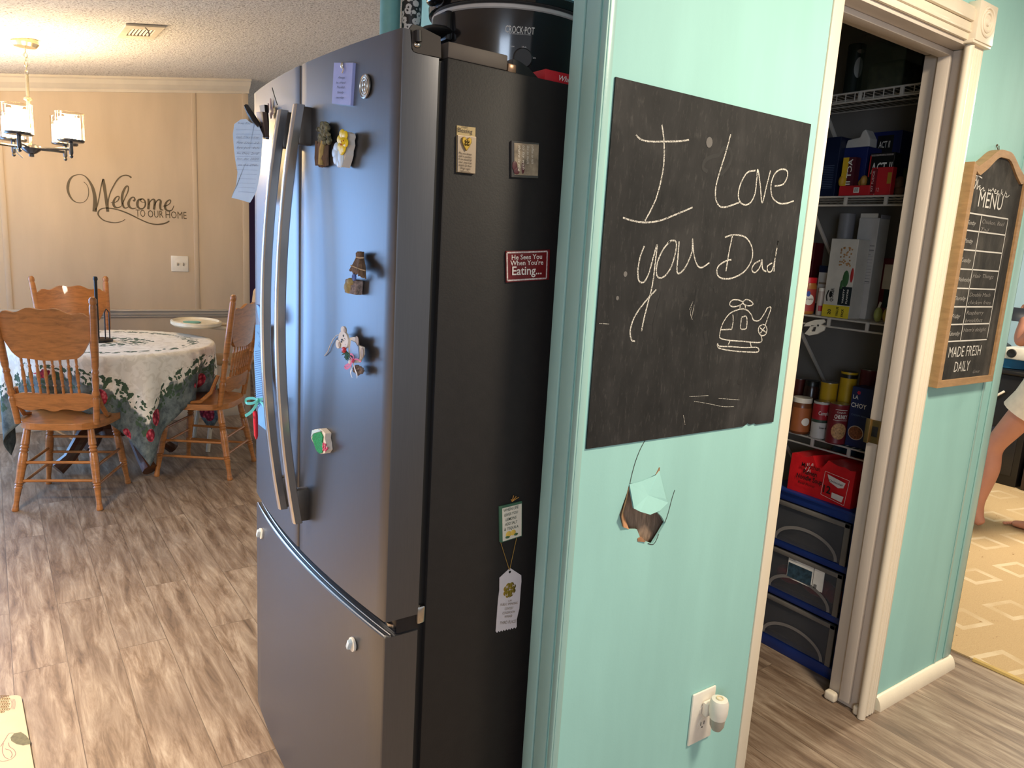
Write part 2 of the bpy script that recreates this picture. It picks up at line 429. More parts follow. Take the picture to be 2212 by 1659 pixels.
        if any(s.sm): me.set_sharp_from_angle(angle=math.radians(sharp))
        o = bpy.data.objects.new(name, me); COL.objects.link(o); o.location = loc
        if parent is not None:
            o.parent = parent; ROOTM[o.name] = ROOTM.get(parent.name, Matrix.Identity(4))
        else:
            ROOTM[o.name] = Matrix.Translation(loc)
        if bevel:
            b = o.modifiers.new('bevel', 'BEVEL'); b.width = bevel; b.segments = 2; b.limit_method = 'ANGLE'; b.angle_limit = math.radians(40)
        return o
def catmull(pts, ws, k=6):
    out = []; ow = []; N = len(pts)
    for i in range(N - 1):
        p0, p1, p2, p3 = pts[max(i - 1, 0)], pts[i], pts[i + 1], pts[min(i + 2, N - 1)]
        for j in range(k):
            t = j / k
            out.append(0.5 * ((2 * p1) + (p2 - p0) * t + (2 * p0 - 5 * p1 + 4 * p2 - p3) * t * t + (3 * p1 - p0 - 3 * p2 + p3) * t ** 3))
            ow.append(ws[i] + (ws[i + 1] - ws[i]) * t)
    out.append(pts[-1]); ow.append(ws[-1]); return out, ow
FM = {}
def font_mesh(txt, bold=0.0, shear=0.0):
    key = (txt, bold, shear)
    if key not in FM:
        c = bpy.data.curves.new('lettering', 'FONT'); c.body = txt; c.offset = bold; c.shear = shear; c.resolution_u = 2
        o = bpy.data.objects.new('lettering', c); COL.objects.link(o)
        dg = bpy.context.evaluated_depsgraph_get(); dg.update()
        me = bpy.data.meshes.new_from_object(o.evaluated_get(dg))
        vs = [(v.co.x, v.co.y) for v in me.vertices]; fs = [list(p.vertices) for p in me.polygons]
        bpy.data.objects.remove(o); bpy.data.curves.remove(c); bpy.data.meshes.remove(me)
        xs = [v[0] for v in vs] or [0, 1]
        FM[key] = (vs, fs, min(xs), max(xs), 0.69)
    return FM[key]
def tag(o, label=None, cat=None, group=None, kind=None):
    if label: o['label'] = label
    if cat: o['category'] = cat
    if group: o['group'] = group
    if kind: o['kind'] = kind
    return o
def thing(name, label, cat, loc, rotz=0.0, group=None, kind=None):
    o = bpy.data.objects.new(name, None); COL.objects.link(o); o.empty_display_size = 0.05
    o.location = loc; o.rotation_euler = (0, 0, rotz)
    ROOTM[o.name] = Matrix.Translation(V(loc)) @ Matrix.Rotation(rotz, 4, 'Z')
    return tag(o, label, cat, group, kind)
def struct(name, mb, mats, parent=None, label=None, bevel=0.0):
    o = mb.build(name, mats, parent, bevel=bevel)
    if parent is None: tag(o, label or name.replace('_', ' '), None, None, 'structure')
    return o
def dup(root, loc, rotz, label):
    r = root.copy(); COL.objects.link(r); r.location = loc; r.rotation_euler = (0, 0, rotz); r['label'] = label
    ROOTM[r.name] = Matrix.Translation(V(loc)) @ Matrix.Rotation(rotz, 4, 'Z')
    for ch in list(root.children):
        c = ch.copy(); COL.objects.link(c); c.parent = r
        for g in ch.children:
            d = g.copy(); COL.objects.link(d); d.parent = c
    return r
UP = V((0, 0, 1))

# ================================================================== THE SETTING
YW = 1.085                                    # face of the mint kitchen wall
def zc(x): return 2.292 + 0.146 * min(max(x, -1.2), 3.2) - 0.10 * max(0, x - 3.2)
def XZ(loop, y): return [V((x, y, z)) for x, z in loop]
def wall_loop(x0, x1, z0=0.0):
    return [(x0, z0), (x1, z0), (x1, zc(x1)), (x0, zc(x0))]

struct('floor', MB().box(-2.1, 2.985, -3, 9.2, -0.06, 0.0), FLOOR)
struct('floor_living_room', MB().box(2.985, 6.4, -3, 3.2, -0.06, 0.006), CARPET, label='beige carpet with pale square rings')
mb = MB().tube([(2.985, -3, 0.001), (2.985, 1.05, 0.001)], 0.012, 8)
struct('trim_1', mb, mat('carpet_edge_strip', (196, 164, 96), 0.5), label='yellow carpet edge strip')
loop = [(-2.1, zc(-2.1)), (-1.2, zc(-1.2)), (3.2, zc(3.2)), (6.4, zc(6.4)), (6.4, zc(6.4) + .1), (3.2, zc(3.2) + .1), (-1.2, zc(-1.2) + .1), (-2.1, zc(-2.1) + .1)]
struct('ceiling', MB().prism(XZ(loop, -3), (0, 12.2, 0)), CEIL)

YD = 5.9
mb = MB()
mb.prism(XZ([(-2.1, 0), (-2.0, 0), (-2.0, zc(-2)), (-2.1, zc(-2.1))], YD), (0, .1, 0))
mb.prism(XZ([(-2.0, 2.05), (-0.5, 2.05), (-0.5, zc(-.5)), (-1.2, zc(-1.2)), (-2.0, zc(-2))], YD), (0, .1, 0))
mb.prism(XZ([(-2.0, 0), (-0.5, 0), (-0.5, 0.18), (-2.0, 0.18)], YD), (0, .1, 0))
mb.prism(XZ(wall_loop(-0.5, 1.65), YD), (0, .1, 0))
struct('wall_dining', mb, BEIGE)
mb = MB()
for x in (0.10, 1.268): mb.box(x - .016, x + .016, YD - .006, YD, 0.84, zc(x) - .09, .002)
mb.box(1.606, 1.652, YD - .008, YD, 0.0, zc(1.62) - .09, .002)
struct('trim_2', mb, BEIGE, label='wall battens')
mb = MB()
mb.box(-0.5, 1.606, YD - .020, YD, 0.802, 0.842, .004); mb.box(-0.5, 1.606, YD - .030, YD, 0.828, 0.838, .003); mb.box(-.5, 1.606, YD - .012, YD, 0.786, .806, .003)
struct('trim_3', mb, make_paint('chair_rail_paint', (186, 176, 162), 0.45), label='chair rail')
mb = MB()
prof = [(0, 0), (-.085, 0), (-.085, -.012), (-.07, -.02), (-.055, -.045), (-.03, -.065), (-.015, -.075), (-.015, -.092), (0, -.092)]
A, B = -0.5, 1.655
mb.add([V((A, YD + a, zc(A) + b)) for a, b in prof] + [V((B, YD + a, zc(B) + b)) for a, b in prof],
       [[i, (i + 1) % 9, 9 + (i + 1) % 9, 9 + i] for i in range(9)] + [list(range(9)), list(range(9, 18))][::1])
struct('trim_4', mb, CROWN, label='crown moulding')
mb = MB().box(-0.5, 1.6, YD - .012, YD, 0.0, 0.08, .003)
struct('baseboard_dining', mb, CROWN)
# hall beyond the end of the dining wall
mb = MB()
mb.prism(XZ([(1.2, 2.02), (2.9, 2.02), (2.9, zc(2.9)), (1.2, zc(1.2))], 7.8), (0, .1, 0))
mb.box(1.2, 2.02, 7.8, 7.9, 0, 2.02)
struct('wall_hall', mb, BEIGE)
struct('wall_far_room', MB().box(1.2, 4.2, 9.1, 9.2, 0, 2.9), PURPLE)
struct('wall_left', MB().prism([V((-2.2, -3, 0)), V((-2.2, 9.2, 0)), V((-2.2, 9.2, 2.2)), V((-2.2, -3, 2.2))], (.1, 0, 0)), BEIGE)

# ---- mint partition with the chalkboard: front panel, back panel, end cap; a hole broken through the front panel
def Wp(px, py, off=0.0): return at(px, py, 'y', YW - off)
def zh(x, y): return (1220 + x / 2.245, 920 + y / 2.245)          # measured on an enlarged crop of the wall
HOLE = [(312, 280), (300, 330), (265, 430), (278, 485), (315, 503), (350, 502), (365, 540), (392, 560), (425, 572), (455, 525), (487, 470), (470, 440), (432, 402), (480, 362), (470, 345), (457, 205), (440, 235), (370, 275)]
hole = [Wp(*zh(*p)) for p in HOLE]
mb = MB()
mb.prism(XZ(wall_loop(0.94, 1.608), YW), (0, .006, 0), [hole])
mb.prism(XZ(wall_loop(0.94, 1.608), YW + .084), (0, .006, 0))
mb.prism(XZ(wall_loop(0.94, 0.955), YW + .006), (0, .078, 0))
wall_k = struct('wall_kitchen', mb, MINT)
mb = MB().box(0.956, 1.607, YW + .026, YW + .032, 0.3, 1.6)
struct('cavity_board', mb, BROWNB, wall_k)
# the broken piece of panel, hanging from its top edge and leaning inwards
def lean(x, y, t): p = Wp(*zh(x, y)); return p + V((0, t, 0))
def lout(x, y, t): return lean(x, y, -t)
fl = [lout(312, 282, .001), lout(370, 268, .001), lout(440, 238, .001), lout(457, 215, .001), lout(462, 280, .008), lout(470, 345, .014), lout(478, 362, .015), lout(428, 398, .020), lout(380, 415, .022), lout(335, 402, .020), lout(312, 390, .015)]
mb = MB(); cpt = lout(390, 330, .009)
mb.add(fl + [cpt], [[i, (i + 1) % 11, 11] for i in range(11)]); mb.add([p + V((0, .004, 0)) for p in fl] + [cpt + V((0, .004, 0))], [[(i + 1) % 11, i, 11] for i in range(11)])
struct('broken_panel_flap', mb, MINT, wall_k)
mb = MB()
cl = [lean(312, 295, -.001), lean(292, 350, -.006), lean(262, 435, -.010), lean(276, 487, -.006), lean(312, 502, .000), lean(304, 440, .012), lean(308, 390, .016)]
mb.prism(cl, (0, .003, 0))
mb.prism([lean(352, 545, -.002), lean(366, 535, -.004), lean(388, 562, -.003), lean(352, 560, -.001)], (0, .002, 0))
mb.prism([lean(440, 235, -.001), lean(457, 200, -.003), lean(460, 290, .004), lean(452, 260, .004)], (0, .003, 0))
struct('torn_edge', mb, mat('torn_panel_paper', (176, 128, 92), 0.9, 0, .2, 40), wall_k)
mb = MB()
for st in ([(405, 45), (372, 100), (345, 165), (325, 235), (313, 290)], [(533, 310), (520, 350), (507, 400), (497, 435), (485, 468)], [(455, 525), (440, 560), (425, 575), (402, 570)]):
    mb.ribbon([Wp(*zh(*p)) for p in st], .0022, (0, -1, 0), .0005)
struct('crack', mb, mat('crack_shadow_line', (66, 74, 66), .9), wall_k)
# end of the partition: flat trim and corner bead
mb = MB()
mb.box(.932, .9395, YW + .060, YW + .0935, 0, zc(.94), .002); mb.box(.935, .9395, YW + .018, YW + .057, 0, zc(.94), .001)
mb.box(.9345, .9395, YW - .004, YW + .010, 0, zc(.94), .002); mb.box(.940, .956, YW - .004, YW - .0003, 0, zc(.94), .002)
struct('trim_5', mb, MINT2, label='mint corner trim')

# ---- wall over the pantry door and to its right
mb = MB()
mb.prism(XZ([(1.650, 2.0905), (2.3005, 2.0905), (2.3005, zc(2.3005)), (1.650, zc(1.65))], YW), (0, .09, 0))
mb.prism(XZ(wall_loop(2.3005, 2.84), YW), (0, .09, 0))
struct('wall_menu', mb, MINT)
mb = MB()
for x in (2.262, 2.735): mb.box(x - .006, x + .006, YW - .003, YW - .0003, 2.0 if x < 2.5 else 0.03, zc(x), .001)
mb.box(2.795, 2.846, YW - .006, YW - .0003, 0.05, zc(2.8), .002); mb.box(2.8405, 2.847, YW - .006, YW + .09, .05, zc(2.84), .002)
struct('trim_6', mb, MINT2, label='mint wall battens')
mb = MB().lathe([(0.0, 0), (.046, 0), (.046, .52), (0, .52)], (2.335, YW - .0005, .0), (1, 0, 0), 20)
for p in mb.v: p.y = min(p.y, YW - .0005); p.z = max(p.z, 0.0)
for p in mb.v: p.y = YW - .0005 - (YW - .0005 - p.y) * .55
struct('baseboard_menu', mb, CREAM)
struct('wall_alcove', MB().prism([V((1.42, YW + .0905, 0)), V((1.42, 2.75, 0)), V((1.42, 2.75, zc(1.45))), V((1.42, YW + .0905, zc(1.45)))], (.08, 0, 0)), MINT)
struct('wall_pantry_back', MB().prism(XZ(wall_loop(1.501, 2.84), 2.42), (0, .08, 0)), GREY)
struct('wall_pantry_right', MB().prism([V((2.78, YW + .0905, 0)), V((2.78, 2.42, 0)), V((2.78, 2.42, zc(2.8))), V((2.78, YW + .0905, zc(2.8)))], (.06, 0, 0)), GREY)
struct('wall_living_far', MB().box(6.3, 6.4, -3, 3.2, 0.006, zc(6.35)), BLUEW)
struct('wall_living_side', MB().prism(XZ(wall_loop(2.86, 6.3, .006), 3.1), (0, .1, 0)), BLUEW)

# ---- the pantry doorway
door = thing('door_1', 'white pantry door frame', None, (1.94, YW, 0), 0, None, 'structure')
mb = MB()
mb.box(1.609, 1.650, YW - .004, YW + .12, 0.0, 2.30, .003)
struct('jamb', mb, CREAM, door)
mb = MB(); mb.box(2.268, 2.300, YW - .004, YW + .122, 0, 2.062, .002)
struct('jamb', mb, WHITE_T, door)
mb = MB(); mb.box(1.650, 2.268, YW - .004, YW + .12, 2.062, 2.09, .002)
struct('head_jamb', mb, WHITE_T, door)
mb = MB()
mb.box(2.250, 2.268, YW + .040, YW + .075, 0.02, 2.050, .003); mb.box(1.651, 2.268, YW + .040, YW + .075, 2.046, 2.0615, .003)
struct('door_stop', mb, WHITE_T, door)
mb = MB()                                        # fluted casing on the right
mb.box(2.236, 2.318, YW - .016, YW - .0045, 0.0, 2.068, .003)
mb.lathe([(0, 0), (.013, 0), (.013, 2.06), (0, 2.06)], (2.245, YW - .010, 0.002), (0, 0, 1), 14)
for x in (2.270, 2.284, 2.298): mb.lathe([(0, 0), (.005, 0), (.005, 2.05), (0, 2.05)], (x, YW - .0155, .006), (0, 0, 1), 8)
struct('casing', mb, CREAM, door)
mb = MB()                                        # moulded head casing
for z0, z1, d in ((2.072, 2.092, .014), (2.090, 2.098, .020), (2.098, 2.118, .016), (2.118, 2.150, .024), (2.150, 2.158, .018)):
    mb.box(1.650, 2.236, YW - d, YW - .0005 if z0 > 2.091 else YW - .0045, z0, z1, .004)
struct('head_casing', mb, CREAM, door)
mb = MB().box(2.222, 2.324, YW - .034, YW - .0005, 2.070, 2.172, .003)
mb.box(2.220, 2.326, YW - .030, YW - .0005, 2.064, 2.074, .002)
for r in (.036, .024): mb.tube([(2.273 + r * math.cos(a), YW - .034, 2.124 + r * math.sin(a)) for a in [i * math.pi / 16 for i in range(32)]], .0045, 8, True)
mb.lathe([(.012, 0), (.010, .004), (0, .006)], (2.273, YW - .034, 2.124), (0, -1, 0), 16)
struct('rosette', mb, CREAM, door)
mb = MB()
for x, y0, y1 in ((2.262, YW + .022, YW + .0), (2.258, YW + .122, YW + .082)):
    mb.box(x - .020, x + .008, y1, y0, 0.0, .032, .008, 3)
struct('base_shoe', mb, CREAM, door)
mb = MB()
mb.box(2.262, 2.2675, YW + .080, YW + .118, .90, .975, .002); mb.box(2.257, 2.263, YW + .112, YW + .128, .898, .977, .002)
struct('strike_plate', mb, mat('aged_brass', (150, 126, 84), .35, .9), door)
struct('latch_hole', MB().box(2.2608, 2.2625, YW + .088, YW + .106, .922, .955, .001), DARK, door)

# ================================================================== REFRIGERATOR
FY0, FY1, FYM = 1.218, 2.082, 1.643          # right side, left side, gap between the doors
def bow(y): return 0.571 + 0.027 * ((y - 1.65) / 0.432) ** 2
def front_loop(y0, y1, z, xb=0.672, inset=0.0, rr=(.006, .006)):
    pts = [V((xb, y0, z)), V((bow(y0) + inset + rr[0], y0, z)), V((bow(y0) + inset + rr[0] * .3, y0 + rr[0] * .3, z))]
    n = 14
    for i in range(n + 1):
        y = y0 + rr[0] + (y1 - y0 - rr[0] - rr[1]) * i / n; pts.append(V((bow(y) + inset, y, z)))
    pts += [V((bow(y1) + inset + rr[1] * .3, y1 - rr[1] * .3, z)), V((bow(y1) + inset + rr[1], y1, z)), V((xb, y1, z))]
    return pts
def front_solid(y0, y1, z0, z1, **kw):
    lo = front_loop(y0, y1, z0, **kw); hi = front_loop(y0, y1, z1, **kw); n = len(lo); mb = MB()
    mb.add(lo + hi, [[i, (i + 1) % n, n + (i + 1) % n, n + i] for i in range(n)], True)
    mb.add(lo, [list(range(n))[::-1]]); mb.add(hi, [list(range(n))])
    return mb
fr = thing('refrigerator', 'tall slate steel french door refrigerator with black side and bottom freezer drawer', 'refrigerator', (1.0, 1.65, 0))
MB().box(.688, 1.36, FY0, FY1, .03, 1.771, .004).build('case', FSIDE, fr)
MB().box(.672, .690, FY0 + .012, FY1 - .012, .05, 1.765).build('gasket', DARK, fr)
front_solid(FY0, FYM - .003, .706, 1.802).build('right_door', STEEL, fr, bevel=.0015)
front_solid(FYM + .003, FY1, .706, 1.802).build('left_door', STEEL, fr, bevel=.0015)
front_solid(FY0, FY1, .035, .671).build('freezer_drawer', STEEL, fr, bevel=.0015)
front_solid(FY0 + .004, FY1 - .004, .6715, .7055, inset=.026, xb=.673).build('drawer_grip', mat('glossy_black_trim', (16, 18, 24), .18), fr)
mb = MB(); lp = [V((bow(FY0 + (FY1 - FY0) * i / 24) + .0035, FY0 + .006 + (FY1 - FY0 - .012) * i / 24, .6725)) for i in range(25)]
mb.tube(lp, .0026, 6); mb.tube([p + V((.011, 0, .001)) for p in lp], .0016, 6)
mb.build('drawer_edge_highlight', CHROME, fr)  # thin chrome lines added for the highlight along the drawer's top edge
MB().box(.60, .672, FYM - .0028, FYM + .0028, .71, 1.798).build('door_gap_seal', DARK, fr)
MB().box(.62, 1.34, FY0 + .02, FY1 - .02, 0.0, .032).build('base_grille', BLACKP, fr)
def handle(y):
    n = 22; mb = MB(); z0, z1 = .793, 1.712; rings = []
    for i in range(n + 1):
        t = i / n; z = z0 + (z1 - z0) * t; x = .549 - .040 * (1 - (2 * t - 1) ** 2)
        hw, hd = .0125, .0105
        rings.append([V((x + hd * a, y + hw * b, z)) for a, b in ((-.7, -.95), (-1, -.55), (-1, .55), (-.7, .95), (.7, .95), (1, .6), (1, -.6), (.7, -.95))])
    vs = [p for r in rings for p in r]; fs = []
    for i in range(n):
        for k in range(8): fs.append([i * 8 + k, i * 8 + (k + 1) % 8, i * 8 + 8 + (k + 1) % 8, i * 8 + 8 + k])
    mb.add(vs, fs, True); mb.add(rings[0], [list(range(8))[::-1]]); mb.add(rings[-1], [list(range(8))])
    h = mb.build('handle', HANDLE, fr, sharp=50)
    for za in (.797, 1.632):
        MB().box(.545, bow(y) + .004, y - .0115, y + .0115, za, za + .077, .003).build('handle_mount', mat('handle_mount_grey', (96, 90, 84), .4, .7), h)
handle(1.590); handle(1.694)
mb = MB()
mb.box(.690, .819, FY0 + .003, FY0 + .09, 1.7712, 1.799, .003)
mb.build('hinge_cover', mat('hinge_cover_brown_grey', (74, 64, 56), .65), fr)
def Fs(px, py, d=0.0): return at(px, py, 'y', FY0 - d)
mb = MB(); mb.prism([Fs(*p) for p in ((885.5, 62), (889, 95), (889, 106), (894, 113), (903, 116), (951, 126.5), (953, 119), (912, 110), (911, 92), (911, 70), (913, 58), (892, 52))], (0, .006, 0))
mb.tube([Fs(903, 66, .004), Fs(904, 90, .004)], .006, 10)
mb.build('hinge_bracket', mat('hinge_black', (34, 30, 27), .6), fr)
MB().prism([Fs(*p) for p in ((889, 66), (912, 60), (951, 80), (952.5, 125), (903, 115), (893, 111), (890, 104))], (0, -.0012, 0)).build('hinge_recess', mat('hinge_recess_brown', (46, 38, 33), .7), fr)
MB().ell(Fs(901, 97, .001), .007, .004, .005, 8).build('hinge_screw', CHROME, fr)
MB().lathe([(.022, 0), (.022, .006), (.012, .008), (.012, .014)], (.636, FY0 + .030, .683), (0, 0, 1), 18).build('lower_hinge_pin', CHROME, fr)
MB().box(.668, .686, FY0 - .002, FY0 + .010, .684, .722, .004).build('lower_hinge_bracket', CHROME, fr)

# ------------------------------------------------------------------ things stuck on the front of the refrigerator
def Dp(px, py, off=0.0):
    """point of the bowed door front seen at a pixel"""
    x = .58
    for _ in range(5): p = at(px, py, 'x', x - off); x = bow(p.y)
    return p
def slab(px_loop, th, off=0.0):
    mb = MB(); return mb.prism([Dp(x, y, off + th) for x, y in px_loop], (th - .0002, 0, 0))
NX = (-1, 0, 0)
def z2(x, y): return (670 + x / 6.38, 120 + y / 6.38)      # enlarged crop with the upper magnets
def z3(x, y): return (690 + x / 5.53, 530 + y / 5.53)      # enlarged crop with birdhouse and bear
# lilac card
t = thing('card_magnet', 'lilac card magnet with script verse near the top of the right fridge door', 'magnet', Dp(*z2(430, 690)))
slab([z2(*p) for p in ((328, 98), (590, 98), (555, 688), (298, 660))], .006).build('card', [mat('lilac_card', (150, 158, 212), .25, coat=.4)], t)
mb = MB()
for i, (w, l, r, y) in enumerate((('Always', 385, 480, 318), ('be a friend', 360, 490, 388), ('Thankful', 370, 478, 452), ('family', 375, 465, 522), ('everyday', 358, 468, 592))):
    mb.text(w, Dp(*z2(l, y), .0068), Dp(*z2(r, y + 2), .0068), UP, .0042, -.004, .35, normal=NX)
mb.build('lettering', BLK, t)
mb = MB().ell(Dp(*z2(440, 135), .008), .003, .004, .006, 8).tube([Dp(*z2(445, 150), .008), Dp(*z2(462, 185), .008), Dp(*z2(440, 240), .008)], .0012, 6)
mb.build('ribbon_charm', mat('silver_charm', (214, 206, 190), .3, .7), t)
# round medallion
t = thing('medallion_magnet', 'round silver medallion magnet beside the lilac card', 'magnet', Dp(*z2(770, 580)))
c = Dp(*z2(768, 425))
tilt = 0
MB().lathe([(.0205, 0), (.0215, .002), (.0215, .0035), (.0198, .0045), (.0188, .003), (0, .003)], c, NX, 32).build('disc', mat('pewter', (186, 180, 170), .35, .85), t)
mb = MB()
for r in (.015, .010): mb.tube([c + V((-.0035, r * math.cos(a), r * math.sin(a))) for a in [i * math.pi / 14 for i in range(28)]], .0009, 6, True)
for a in range(4): mb.ell(c + V((-.0035, .006 * math.cos(a * math.pi / 2 + .8), .006 * math.sin(a * math.pi / 2 + .8))), .0015, .004, .005, 6)
mb.build('relief', mat('pewter', (186, 180, 170), .35, .85), t)
# twig bundle magnet
t = thing('bark_magnet', 'brown bark and moss magnet left of the daffodil magnet', 'magnet', Dp(*z2(170, 1530)))
rnd = random.Random(3)
mb = MB()
for k in range(7):
    x0 = 95 + k * 22; top = 1190 + rnd.randint(-40, 30)
    mb.tube([Dp(*z2(x0 + 6, top), .006 + .006 * math.sin(k / 6 * math.pi)), Dp(*z2(x0 - 4, 1420), .007 + .006 * math.sin(k / 6 * math.pi)), Dp(*z2(x0 + (6 if k < 2 else 2), 1500 + rnd.randint(-20, 25)), .005)], .0048, 7)
mb.build('bark', mat('bark', (112, 88, 70), .9, 0, .35, 90, .6, 200, stretch=(1, 1, .2)), t)
mb = MB()
mb.tube([Dp(*z2(185, 1180), .014), Dp(*z2(160, 1300), .0155), Dp(*z2(150, 1500), .013)], [.005, .006, .006], 8)
mb.build('pale_strip', mat('pale_bark', (178, 152, 92), .8, 0, .3, 60), t)
mb = MB()
for k in range(60):
    u = rnd.random(); v = rnd.random(); x = 115 + 150 * v - 20 * (1 - u) + 10; y = 935 + 270 * u
    if u < .25: x = 160 + 90 * v
    mb.ell(Dp(*z2(x, y), .006 + .008 * rnd.random()), .005, .0068, .0050, 5)
mb.build('scales', mat('moss_scales', (112, 108, 82), .85, 0, .75, 160), t)
# daffodil magnet
t = thing('daffodil_magnet', 'daffodil magnet, yellow flower on thick scalloped white plaque', 'magnet', Dp(*z2(480, 1535)))
FRD = [(470, 1045), (512, 1070), (520, 1110), (505, 1160), (512, 1230), (492, 1300), (488, 1370), (470, 1440), (440, 1538)]
out = [(470, 1045), (540, 1045), (590, 1070), (625, 1110), (628, 1190), (600, 1250), (603, 1320), (570, 1380), (562, 1450), (525, 1520), (470, 1540)]
inn = [(440, 1538), (390, 1500), (345, 1470), (338, 1420), (312, 1380), (325, 1320), (318, 1260), (350, 1215), (390, 1190), (420, 1120)]
slab([z2(x - 4, y) for x, y in FRD + inn], .003).build('backing', mat('dark_felt', (52, 44, 40), .9), t)
FRD_ = [(500, 1060), (545, 1060), (560, 1100), (600, 1130), (600, 1190), (575, 1250), (578, 1310), (548, 1370), (535, 1440), (500, 1510), (455, 1535)]
slab([z2(x, y) for x, y in FRD + inn], .016, .003).build('plaque', mat('plaster', (216, 208, 198), .6, 0, .06), t, bevel=.002)
mb = MB()
for x, y, rx, rz in ((365, 1270, .013, .010), (345, 1340, .014, .011), (360, 1420, .014, .012), (420, 1400, .013, .02), (400, 1480, .011, .009)):
    mb.ell(Dp(*z2(x, y), .0195), .004, rx, rz, 8)
mb.build('white_petals', mat('white_blue_petals', (206, 222, 236), .45), t)
mb = MB()
for k in range(6):
    a = k * math.pi / 3 + .3; p = Dp(*z2(448, 1180), .023); mb.ell(p + V((0, .015 * math.cos(a), .014 * math.sin(a))), .0035, .012, .0085, 8)
mb.ell(Dp(*z2(448, 1180), .027), .005, .010, .007, 8)
mb.ell(Dp(*z2(440, 1290), .0225), .004, .013, .011, 8)
mb.build('yellow_flower', mat('daffodil_yellow', (240, 206, 30), .45), t)
mb = MB()
for x, y in ((430, 1185), (455, 1170), (420, 1225), (432, 1228)): mb.ell(Dp(*z2(x, y), .0315), .0012, .0013, .0018, 5)
mb.build('stamens', mat('orange_stamen', (200, 110, 20), .5), t)
# birdhouse
t = thing('birdhouse_magnet', 'thatched birdhouse magnet with small bird in the middle of the fridge door', 'magnet', Dp(*z3(450, 590)))
mb = MB()
base = [(395, 400), (535, 420), (520, 595), (385, 565)]
mb.prism([Dp(*z3(*p)) for p in base], (-.016, 0, 0))
mb.build('log_body', mat('birch_log', (138, 122, 116), .9, 0, .5, 150, .6, 240), t, bevel=.003)
mb = MB()
for k in range(44):
    u = k / 43; d = .012 + .012 * math.sin(u * math.pi)
    x0 = 448 + 75 * u; x2 = 362 + 190 * u; y2 = 300 + 90 * u + rnd.randint(-14, 18)
    mb.tube([Dp(*z3(x0 + rnd.randint(-6, 6), 82 + rnd.randint(-6, 10)), d * .7), Dp(*z3(446 + 78 * u, 145), d * .6), Dp(*z3((x0 + x2) / 2 + 4, 220 + 20 * u), d), Dp(*z3(x2, y2), d * 1.15)], .0016, 5)
mb.build('thatch_roof', mat('straw', (118, 92, 70), .9, 0, .4, 160, stretch=(1, 1, .2)), t)
mb = MB(); mb.tube([Dp(*z3(x, y), .022) for x, y in ((440, 140), (480, 150), (525, 148))], .0014, 6); mb.tube([Dp(*z3(x, y), .026) for x, y in ((375, 240), (430, 262), (500, 290), (545, 300))], .0012, 6)
mb.build('binding_cord', mat('cord_tan', (190, 160, 120), .8), t)
mb = MB(); mb.lathe([(0, 0), (.0075, 0), (.0075, .003), (.005, .004), (0, .002)], Dp(*z3(424, 378), .016), NX, 16)
mb.build('entry_hole', mat('blue_ring', (84, 104, 168), .6), t)
mb = MB().ell(Dp(*z3(355, 500), .012), .009, .015, .0125, 9).ell(Dp(*z3(372, 432), .016), .007, .012, .007, 8)
mb.build('bird', mat('yellow_grey_bird', (170, 150, 96), .7, 0, .3, 60), t)
# teddy bear on a swing of greenery
t = thing('teddy_bear_magnet', 'wooden teddy bear magnet in blue overalls with holly and pink bow', 'magnet', Dp(*z3(470, 1590)))
def disc(mb, x, y, ry, rz, off, th=.004, n=22):
    c = Dp(*z3(x, y), off); mb.prism([c + V((0, ry * math.cos(2 * math.pi * k / n), rz * math.sin(2 * math.pi * k / n))) for k in range(n)], (-th, 0, 0)); return mb
mb = MB(); disc(mb, 305, 1130, .0245, .0172, .014); disc(mb, 303, 1015, .0110, .0080, .0135); disc(mb, 240, 1180, .0105, .0085, .0135)
mb.build('bear_head', mat('cream_wood', (226, 214, 198), .6), t)
mb = MB(); mb.prism([Dp(*z3(*p), .012) for p in ((382, 1100), (440, 1092), (475, 1140), (480, 1190), (545, 1215), (548, 1300), (515, 1365), (500, 1400), (400, 1405), (370, 1330), (365, 1190))], (-.004, 0, 0))
mb.build('bear_body', mat('cream_wood', (226, 214, 198), .6), t, bevel=.001)
mb = MB(); mb.prism([Dp(*z3(*p), .0165) for p in ((388, 1135), (440, 1160), (470, 1210), (478, 1330), (470, 1365), (385, 1350), (375, 1240))], (-.002, 0, 0))
mb.build('overalls', mat('light_blue_paint', (146, 176, 222), .5), t)
for nm_, q_ in (('inner_ear', (305, 1015, .0058, .0048, .0178, .0008, 12)), ('inner_ear', (238, 1185, .0055, .0050, .0178, .0008, 12)), ('paw_pad', (450, 1140, .0085, .009, .0165, .001, 14)), ('paw_pad', (512, 1285, .0065, .0105, .0165, .001, 14))): disc(MB(), *q_).build(nm_, mat('tan_paint', (176, 150, 122), .6), t)
pass
mb = MB(); disc(mb, 287, 1080, .0022, .0022, .0184, .0008, 10); disc(mb, 262, 1150, .0022, .0022, .0184, .0008, 10); disc(mb, 270, 1125, .0032, .0016, .0184, .001, 10)
mb.ribbon([Dp(*z3(x, y), .0184) for x, y in ((300, 1110), (318, 1130), (320, 1165), (308, 1190))], .0012, NX); mb.ribbon([Dp(*z3(x, y), .0184) for x, y in ((272, 1128), (284, 1142), (298, 1135))], .0008, NX)
mb.build('face_paint', BLK, t)
mb = MB()
for k in range(22):
    a = math.radians(150 + k * 9 + rnd.randint(-8, 8)); L = .010 + .008 * rnd.random(); c = Dp(*z3(345, 1290), .019); q = c + V((-.006 * rnd.random(), -L * 1.5 * math.cos(a), L * math.sin(a) * .9))
    mb.tube([c, (c + q) / 2 + V((-.002, 0, .001)), q], [.0012, .0014, .0005], 5)
mb.build('fir_sprig', mat('fir_green', (40, 92, 74), .7), t)
